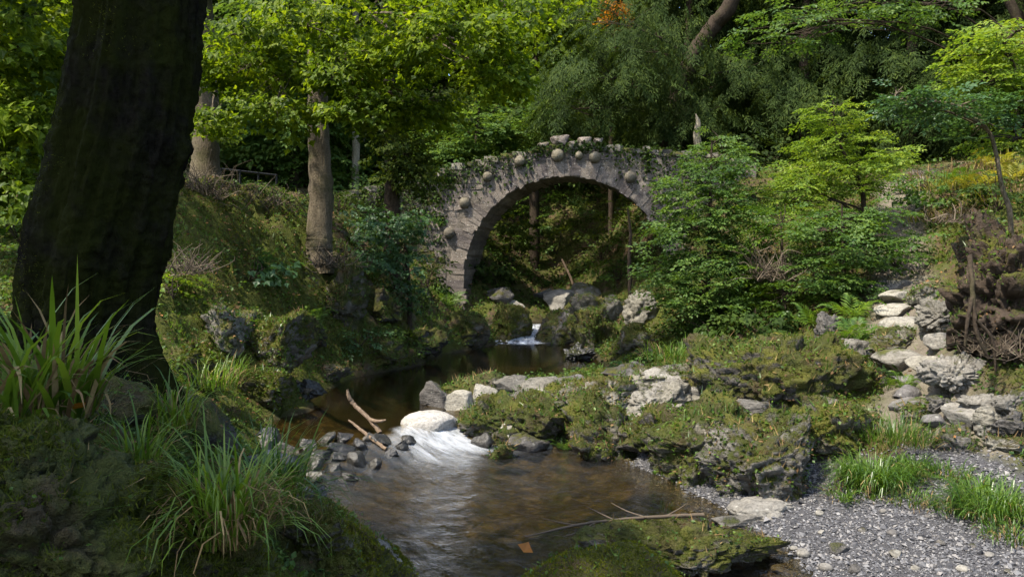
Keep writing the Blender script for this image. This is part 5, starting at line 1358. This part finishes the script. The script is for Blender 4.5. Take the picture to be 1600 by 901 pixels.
FRONDS = [frond(i) for i in range(3)]
def fern(px, py, size_px, n, leaf, label, seed, base=None):
    b = G(px, py) if base is None else np.array(base); d = b[1]
    root = empty('fern', b, label, 'fern', 'ferns of the banks')
    rng = np.random.default_rng(seed)
    L = m_(size_px, d) * 1.35
    for i in range(n):
        me = mesh_np('frond', *FRONDS[i % 3], False) if False else FROND_ME[(i % 3, leaf.name)]
        s = L * rng.uniform(0.75, 1.15)
        link('frond', me, None, root, (0, 0, 0.01), (rng.normal() * 0.2, -rng.uniform(0.25, 0.95), i * 6.283 / n + rng.normal() * 0.25), (s, s, s))
FROND_ME = {}
for lf_ in (L_FERN, L_YFERN, L_BEECH):
    for i in range(3):
        me = mesh_np('frond', *FRONDS[i], False); me.materials.append(lf_); FROND_ME[(i, lf_.name)] = me
fl = [(1340, 535, 60, 11, L_FERN, 'large light green fern beside the leaning stone and path'), (1330, 500, 50, 9, L_FERN, 'fern above the large light green fern'), (950, 700, 44, 8, L_BEECH, 'green fern on the rock above the brown shallows'), (975, 690, 40, 7, L_BEECH, 'smaller fern next to the one above the brown shallows'),
      (1330, 680, 46, 9, L_FERN, 'bright fern on the mossy knoll above the tussock'), (1365, 765, 44, 8, L_FERN, 'fern growing through the grass tussock by the gravel'), (1530, 300, 52, 8, L_YFERN, 'yellowing fern on the slope by the upper path'), (1580, 285, 50, 8, L_YFERN, 'yellowing fern at the picture edge on the slope'),
      (1555, 268, 50, 8, L_YFERN, 'yellow bracken higher on the slope'), (1500, 290, 40, 7, L_FERN, 'bracken by the top of the path'), (1510, 790, 50, 8, L_FERN, 'fern at the gravel edge in the lower corner'), (1270, 510, 44, 8, L_FERN, 'fern in the dark gap below the layered bush'),
      (1410, 610, 34, 7, L_FERN, 'small fern at the edge of the path'), (1240, 545, 36, 7, L_YFERN, 'yellow green fern on top of the overgrown dome'), (880, 705, 30, 7, L_BEECH, 'small fern among the tongue stones'), (700, 480, 36, 7, L_BEECH, 'fern in the shade at the bridge pier'),
      (490, 505, 36, 7, L_BEECH, 'fern on the left bank below the slender pale tree'), (390, 520, 34, 7, L_FERN, 'fern among the jagged rocks of the left bank'), (330, 590, 40, 8, L_FERN, 'fern on the mossy left bank beside the big tree'), (1460, 640, 30, 7, L_FERN, 'fern in the dark hollow by the path'), (1320, 790, 30, 6, L_FERN, 'low fern at the top edge of the gravel')]
for i, a in enumerate(fl): fern(*a, 800 + i)

# ------------------------------------------------------------------ grass tussocks
def blades(base, n, spread, L, width, rng, lean=0.9, segs=5):
    """curved tapering blades, all in one mesh"""
    a = rng.uniform(0, 6.28, n); r = spread * np.sqrt(rng.random(n))
    x0 = np.stack([r * np.cos(a), r * np.sin(a), np.zeros(n)], -1)
    dirh = a + rng.normal(0, 0.7, n); ln = L * rng.uniform(0.45, 1.15, n)
    bend = np.abs(rng.normal(lean, 0.45, n)); p0 = 0.05 + 0.95 * rng.random(n) ** 1.4 * (0.35 + 0.65 * r / (spread + 1e-6))
    pts = [x0]; th = p0.copy(); cur = x0
    for k in range(segs):
        st = ln / segs
        cur = cur + np.stack([np.cos(dirh) * np.sin(th) * st, np.sin(dirh) * np.sin(th) * st, np.cos(th) * st], -1)
        pts.append(cur); th = th + bend * (k + 1) / segs * 0.62
    side = np.stack([-np.sin(dirh), np.cos(dirh), np.zeros(n)], -1)
    w = width * rng.uniform(0.6, 1.3, n)
    V = []
    for k, p in enumerate(pts):
        t = k / segs; ww = w * (1 - t) ** 0.6 * (0.55 + 0.9 * min(t * 3, 1) * 0.5)
        V += [p - side * ww[:, None] / 2, p + side * ww[:, None] / 2]
    V = np.stack(V, 1).reshape(-1, 3); m = 2 * (segs + 1)
    f = np.array([[2 * k, 2 * k + 1, 2 * k + 3, 2 * k + 2] for k in range(segs)])
    Fx = (f[None] + (np.arange(n) * m)[:, None, None]).reshape(-1, 4)
    return V, Fx

def tussock(b, n, spread, L, label, seed, mat=L_GRASS, width=0.012, lean=0.9, dry=0.32, name='grass_tussock'):
    b = np.array(b, float); rng = np.random.default_rng(seed)
    root = empty(name, b, label, 'grass', 'grass tussocks')
    V, Fx = blades(b, n, spread, L, width, rng, lean)
    o = link('blades', mesh_np('tussock_blades', V, Fx, False), mat, root); o['kind'] = 'stuff'
    if dry:
        V, Fx = blades(b, int(n * dry) + 3, spread * 1.15, L * 0.85, width * 0.8, rng, lean * 1.5)
        o = link('dead_blades', mesh_np('tussock_dead', V, Fx, False), L_DRY, root); o['kind'] = 'stuff'
    return root
tussock(P(85, 650, 3.75), 95, 0.17, 0.66, 'clump of broad bright grass in front of the big dark trunk', 1, mat=L_BROAD, width=0.036, lean=0.75, dry=0.6)
tussock(P(5, 670, 3.5), 60, 0.15, 0.52, 'clump of grass at the picture edge beside the broad bright clump', 2, mat=L_BROAD, width=0.034, lean=0.8)
tussock(P(355, 845, 3.0), 230, 0.12, 0.50, 'large tuft of long arching grass at the bottom of the near bank', 3, mat=L_BROAD, width=0.012, lean=1.3, dry=0.6)
tussock(P(215, 740, 3.3), 90, 0.07, 0.32, 'smaller grass tuft between the broad clump and the large tuft', 4, mat=L_BROAD, width=0.011, lean=1.3)
tussock(P(275, 670, 4.9), 100, 0.11, 0.48, 'thin grass tuft below the foot of the big tree', 5, mat=L_BROAD, width=0.012, lean=1.4)
tussock(P(430, 800, 4.3), 160, 0.14, 0.55, 'grass tuft at the water side of the large tuft', 6, width=0.014, lean=1.0)
tussock(P(330, 605, 8.6), 120, 0.3, 0.4, 'bright grass on the bank just past the big trunk', 7, mat=L_FERN, width=0.014)
tussock(G(1385, 768) + np.array((0, .2, 0)), 800, 0.33, 0.44, 'dense green grass tussock hanging over the gravel', 8, width=0.013, lean=1.75, dry=0.08)
tussock(G(1440, 748) + np.array((0, .2, 0)), 300, 0.20, 0.30, 'right part of the grass bank next to the dense tussock', 9, width=0.012, lean=1.75, dry=0.08)
tussock(G(1570, 815) + np.array((0, .15, 0)), 700, 0.32, 0.42, 'green grass tussock in the lower corner beside the gravel', 10, width=0.012, lean=1.65, dry=0.08)
tussock(G(1540, 770) + np.array((0, .1, 0)), 240, 0.22, 0.24, 'shorter grass behind the corner tussock', 11, width=0.011, lean=1.65, dry=0.08)
tussock(G(1395, 690), 400, 0.42, 0.36, 'short grass on the knoll above the dense tussock', 12, width=0.010)
tussock(G(1360, 275), 120, 0.8, 0.5, 'bright grass at the top of the path', 13, mat=L_FERN, width=0.03)
for i, (px, py, L) in enumerate(((1440, 285, 0.5), (1480, 300, 0.5), (1520, 275, 0.5), (1570, 262, 0.5), (1590, 300, 0.4), (1455, 350, 0.4), (1500, 340, 0.4), (1545, 318, 0.4))):
    tussock(G(px, py), 90, 0.6, L, 'straw coloured grass on the sunny slope %s' % ('beside the top of the path', 'below the top of the path', 'near the yellowing fern', 'at the crest by the picture edge', 'behind the pale stemmed sapling', 'at the bend of the path', 'between the path and the earth mound', 'just above the earth mound')[i], 60 + i, mat=(L_DRY, L_YFERN)[i % 2], width=0.022, dry=0.5)
for i, (px, py, L, lab) in enumerate(((1330, 776, 0.2, 'short tuft at the gravel edge below the mossy outcrop'), (1480, 745, 0.22, 'short tuft between the dense tussock and the path'), (1500, 800, 0.2, 'short tuft at the foot of the corner fern'), (1425, 785, 0.18, 'little tuft in front of the dense tussock'),
                                    (1585, 845, 0.25, 'tuft at the gravel edge in the corner'), (1300, 690, 0.22, 'tuft on the dark mossy outcrop'), (1180, 640, 0.2, 'tuft beside the pale weathered stone'), (1240, 550, 0.3, 'straw tuft on top of the overgrown dome'), (1300, 580, 0.3, 'tuft on the side of the overgrown dome'),
                                    (1060, 700, 0.2, 'tuft on the mossy shoulder above the gravel tip'), (900, 660, 0.18, 'tuft on the broad mossy rock of the tongue'), (1370, 610, 0.26, 'tuft between the overgrown dome and the path'), (420, 590, 0.25, 'tuft below the yellow green boulder'), (560, 880, 0.2, 'tuft at the edge of the near bank by the water'))):
    b_ = G(px, py)
    tussock(b_, 130, 0.16 + 0.01 * b_[1], L * (0.7 + b_[1] / 25), lab, 90 + i, mat=(L_GRASS, L_FERN)[i % 2], width=0.008 + 0.0006 * b_[1], lean=1.5, dry=0.4)
tussock(G(1050, 560), 140, 0.5, 0.4, 'bright grass on the bank by the far pool', 14, mat=L_FERN, width=0.02)
tussock(G(1040, 800), 60, 0.06, 0.14, 'tiny green plant at the tip of the gravel', 15, mat=L_FERN, width=0.008)
tussock(G(345, 585), 150, 0.4, 0.32, 'grass patch on the mossy left bank', 16, mat=L_FERN, width=0.014)

# ------------------------------------------------------------------ ground cover (uncountable)
def cover():
    rng = np.random.default_rng(55)
    cen = TV[TT].mean(1); x, y, z = cen.T
    vis = (np.abs(x) < 0.66 * y + 1.5) & (y > 2.2) & (y < 60)
    dd = np.maximum(np.hypot(x, y), 3.5)
    dry = (z > water_z(x, y) + 0.06) | (x > 2.8) | (x < -4.2)
    ing = inpoly(x, y, GRAVEL); pth = pathdist(x, y) < 0.45
    w0 = vis * dry * ~ing / dd ** 1.6
    mo = fbm(cen * 0.9, 3, 91)
    lbk = (x > -6.5) & (x < -2.2) & (y > 12.5) & (y < 20)
    def put(name, label, w, n, shape, mat, size, lift, pit, kind='stuff'):
        p, nn, k = tri_sample(TV, TT, n, rng, w)
        d = np.hypot(p[:, 0], p[:, 1])
        s = size * rng.uniform(0.6, 1.5, n) * (0.45 + d / 22)
        Rm = rotm(rng.uniform(0, 6.28, n), rng.normal(pit[0], pit[1], n), rng.normal(0, 0.5, n))
        V, Fx = scatter(shape[0], shape[1], p + nn * (lift * rng.random(n) * (0.4 + d / 18))[:, None], Rm, s)
        tag(link(name, mesh_np(name, V, Fx, False), mat), label, None, None, kind)
    put('leaf_litter', 'fallen brown leaves on the banks', w0 * (0.35 + (mo < 0.1) * 1.0) * np.where(pth, 0.15, 1) * np.where(x > 3, 1.2, 0.8) * np.where(lbk, 2.2, 1), 56000, leaf_shape(0.6), L_LITTER, 0.045, 0.02, (0, 0.35))
    put('undergrowth', 'low green leafy undergrowth on the banks', w0 * (mo > -0.15) * np.where(pth, 0.08, 1) * np.where((y > 12.5), 1.6, 0.6) * np.where(lbk, 0.3, 1), 84000, leaf_shape(0.7), L_BEECH, 0.05, 0.10, (0.1, 0.5))
    put('dark_ivy', 'dark ivy leaves creeping over the banks', w0 * (fbm(cen * 0.7, 3, 17) > -0.05) * np.where(pth, 0.05, 1) * np.where(x < -1, 1.5, 0.8) * np.where(lbk, 0.3, 1), 60000, leaf_shape(0.8), L_IVY, 0.055, 0.05, (-0.1, 0.5))
    # thin grass blades and moss fibres
    n = 64000
    p, nn, k = tri_sample(TV, TT, n, rng, w0 * (fbm(cen * 1.3, 3, 37) > -0.1) * np.where(pth, 0.1, 1) * (y < 26))
    d = np.hypot(p[:, 0], p[:, 1])
    s = 0.05 * rng.uniform(0.5, 1.6, n) * (0.45 + d / 14)
    V, Fx = scatter(blade_t, blade_f, p, rotm(rng.uniform(0, 6.28, n), rng.normal(0, 0.4, n), rng.normal(0, 0.4, n)), np.stack([s, s * 0.16, s], -1))
    tag(link('short_grass', mesh_np('short_grass', V, Fx, False), L_FERN), 'short sparse grass on the banks', None, None, 'stuff')
    n = 110000
    wm = w0 * (y < 20) * (fbm(cen * 1.1, 3, 47) > -0.25) * np.where(pth, 0, 1)
    p, nn, k = tri_sample(TV, TT, n, rng, wm)
    d = np.hypot(p[:, 0], p[:, 1]); s = 0.022 * rng.uniform(0.5, 1.4, n) * (0.4 + d / 9)
    V, Fx = scatter(blade_t, blade_f, p, rotm(rng.uniform(0, 6.28, n), rng.normal(0, 0.5, n), rng.normal(0, 0.5, n)), np.stack([s, s * 0.5, s], -1))
    tag(link('ground_moss', mesh_np('ground_moss', V, Fx, False), L_MOSS), 'cushions of moss on the banks', None, None, 'stuff')
    # small plants rooted on the mossy rocks
    for nm, lab, mt, dens, sz, sd, bl in (('creeping_leaves', 'small creeping leaves on the mossy rocks', L_FERN, 900, (0.02, 0.06), 8, False), ('dark_creeper', 'dark creeper leaves on the rocks', L_IVY, 700, (0.025, 0.065), 28, False), ('withered_leaves', 'withered brown leaves caught on the rocks', L_LITTER, 320, (0.02, 0.06), 38, False),
                                      ('rock_grass', 'thin green grass blades on the rocks', L_GRASS, 700, (0.05, 0.13), 48, True), ('withered_grass', 'straw coloured grass blades on the rocks', L_DRY, 420, (0.05, 0.13), 58, True)):
        parts = []
        for o, v, f in ROCKS:
            if o.data.materials[0] not in (S_VMOSSY, S_MOSSY, S_EARTH, S_CLIFF, S_CUSHION): continue
            ar = np.ptp(v[:, 0]) * np.ptp(v[:, 2]) * (0.5 if v[:, 1].mean() < 7.6 else 1.0)
            p, q, k = tri_sample(v, f, int(dens * 1.1 * ar + 20), rng, None)
            m = (q[:, 2] > -0.3) & (vnoise(p * 2.6, sd) > 0.08); p, q = p[m], q[m]
            n = len(p)
            if n == 0: continue
            s = rng.uniform(*sz, n) * np.clip(p[:, 1] / 9, 0.35, 1)
            if bl: parts.append(scatter(blade_t, blade_f, p, rotm(rng.uniform(0, 6.28, n), rng.normal(0, 0.5, n), rng.normal(0, 0.5, n)), np.stack([s * 1.4, s * 0.13, s], -1)))
            else: parts.append(scatter(*leaf_shape(0.7), p + q * 0.03, rotm(rng.uniform(0, 6.28, n), rng.normal(0, 0.5, n), rng.normal(0, 0.5, n)), s))
        V, Fx = merge(parts)
        tag(link(nm, mesh_np(nm, V, Fx, False), mt), lab, None, None, 'stuff')
cover()

# ------------------------------------------------------------------ dead twigs, driftwood, roots, railing
def twig_heap(px, py, d, w, h, n, label, seed, mat=B_TWIG):
    b = P(px, py, d); rng = np.random.default_rng(seed); tubes = []
    root = empty('dry_brush', b, label, 'brushwood', 'heaps of dry twigs')
    for i in range(n):
        a = rng.uniform(0, 6.28); p0 = np.array((rng.normal() * m_(w, d) * 0.3, rng.normal() * 0.25, rng.uniform(0, 0.25) * m_(h, d)))
        L = m_(h, d) * rng.uniform(0.4, 1.0); dr = np.array((math.cos(a) * 0.7, math.sin(a) * 0.5, rng.uniform(0.1, 1.0)))
        p2 = p0 + dr * L; p1 = (p0 + p2) / 2 + rng.normal(size=3) * 0.15 * L; p2[2] -= 0.25 * L * rng.random()
        tubes.append(tube(spline([p0, p1, p2], 6), np.linspace(0.011, 0.003, 6) * d / 16, 3))
    o = link('twigs', mesh_np('twigs', *merge(tubes)), mat, root); o['kind'] = 'stuff'
twig_heap(312, 320, 16.0, 60, 85, 170, 'heap of pale dry twigs at the foot of the stout trunk', 1)
twig_heap(390, 335, 18.0, 120, 60, 130, 'dark heap of dead twigs on the bank edge under the railing', 2)
twig_heap(300, 430, 12.6, 50, 60, 90, 'dry twigs hanging on the sunny left bank', 3)
twig_heap(520, 420, 17.0, 60, 50, 80, 'reddish dry brush below the slender pale tree', 4)
twig_heap(1205, 440, 15.6, 60, 70, 110, 'brown dead brush in the gap beside the beech sapling', 5)
twig_heap(1230, 560, 12.2, 110, 40, 80, 'pale dry stalks lying on the overgrown dome of rock', 6)
twig_heap(110, 690, 3.5, 50, 60, 40, 'reddish dead stalks under the broad grass clump', 7)
twig_heap(1555, 560, 9.3, 60, 80, 70, 'hanging dead roots on the earth mound', 8)
twig_heap(1480, 350, 16, 80, 40, 60, 'dry stalks on the slope beside the path', 9)

def limb(name, label, cat, rows, mat, sub=(), sides=8):
    pts = np.array([(*P(px, py, d), m_(w, d) / 2) for px, py, d, w in rows]); b = pts[0, :3].copy()
    root = empty(name, b, label, cat)
    sp = spline(pts, 6 * len(pts)); rng = np.random.default_rng(len(rows))
    sp[:, :3] += rng.normal(size=(len(sp), 3)) * sp[:, 3:] * 0.12
    link('main_branch', mesh_np(name, *tube(sp[:, :3] - b, sp[:, 3], sides)), mat, root)
    for r in sub:
        q = np.array([(*P(px, py, d), m_(w, d) / 2) for px, py, d, w in r]); sp = spline(q, 5 * len(q))
        link('side_branch', mesh_np(name + '_side', *tube(sp[:, :3] - b, sp[:, 3], 6)), mat, root)
limb('driftwood_branch', 'bleached forked driftwood branch standing in the shallow cascade', 'branch', [(594, 676, 11.0, 8), (578, 655, 11.1, 7), (556, 634, 11.2, 7), (546, 622, 11.2, 7), (543, 608, 11.2, 4)], B_DRIFT, [[(578, 655, 11.1, 7), (590, 658, 11.0, 6), (603, 656, 11, 3)]])
limb('driftwood_stick', 'thin grey driftwood stick lying in the shallow cascade', 'branch', [(604, 702, 10.4, 6), (580, 684, 10.6, 6), (560, 668, 10.8, 5), (545, 656, 10.9, 3)], B_DRIFT)
limb('fallen_log', 'short dark log at the left edge of the pool', 'log', [(452, 600, 13.6, 22), (472, 608, 13.4, 20), (490, 616, 13.2, 14)], B_PALE)
limb('fallen_branch', 'long thin twiggy branch lying from the gravel tip into the pool', 'branch', [(1100, 804, 8.0, 7), (1040, 806, 7.9, 6), (960, 812, 7.7, 5), (900, 820, 7.5, 4), (820, 838, 7.2, 2)], B_TWIG,
     [[(960, 812, 7.7, 3), (935, 800, 7.9, 2), (915, 790, 8, 1)], [(900, 820, 7.5, 3), (870, 815, 7.6, 2), (845, 808, 7.8, 1)], [(1010, 808, 7.8, 3), (980, 798, 7.9, 2), (955, 785, 8.1, 1)], [(1040, 806, 7.9, 3), (1060, 795, 8, 2), (1075, 785, 8.1, 1)], [(930, 816, 7.6, 2), (900, 832, 7.3, 2), (880, 838, 7.2, 1)]])
limb('bare_pole', 'thin bare pole leaning on the far bank seen through the arch', 'pole', [(900, 456, 29, 4), (890, 430, 29, 4), (878, 405, 29, 3)], B_DRIFT)
limb('arch_sapling', 'slim reddish stem at the right inside of the arch', 'sapling', [(985, 500, 24.2, 6), (983, 410, 24.2, 6), (985, 370, 24.2, 5), (981, 325, 24.2, 3)], B_DARK)
limb('hanging_root', 'thick root hanging down the earth mound', 'root', [(1515, 400, 9.3, 8), (1520, 460, 9.1, 7), (1526, 520, 9.0, 6), (1545, 560, 9.0, 5)], B_DARK, [[(1520, 460, 9.1, 7), (1512, 500, 9, 6), (1508, 540, 9, 4)], [(1526, 500, 9, 6), (1550, 530, 9, 5), (1556, 580, 9, 3)]])

def railing():
    b = P(350, 300, 20.5)
    root = empty('iron_railing', b, 'dark iron railing on top of the left bank', 'railing')
    A, B = P(345, 264, 20.5), P(432, 274, 21.8)
    for z in (0.0, -0.32):
        link('rail', mesh_np('rail', *tube(np.array([A, (A + B) / 2, B]) + (0, 0, z) - b, [0.028] * 3, 6)), M_IRON, root)
    for t in (0.0, 0.33, 0.66, 1.0):
        p = A + (B - A) * t
        link('post', mesh_np('post', *tube(np.array([p + (0, 0, 0.03), p - (0, 0, 0.5), p - (0, 0, 1.1)]) - b, [0.03] * 3, 6)), M_IRON, root)
railing()

# a few orange leaves that caught the eye
ol, of = maple_shape()
me = mesh_np('fallen_leaf', ol, of, False); me.materials.append(L_ORANGE)
for px, py, d, s, lab in ((165, 732, 3.6, 0.09, 'orange fallen leaf on the near bank below the small grass tuft'), (130, 636, 3.65, 0.07, 'orange leaf under the broad grass clump'), (818, 862, 5.0, 0.10, 'orange brown leaf on the mossy boulder at the bottom'), (75, 715, 3.3, 0.06, 'small orange leaf on the mossy bank'), (255, 815, 3.5, 0.06, 'brown orange leaf beside the large grass tuft')):
    tag(link('fallen_leaf', me, None, None, P(px, py, d), (0.5, -0.4, px), (s, s, s)), lab, 'leaf')
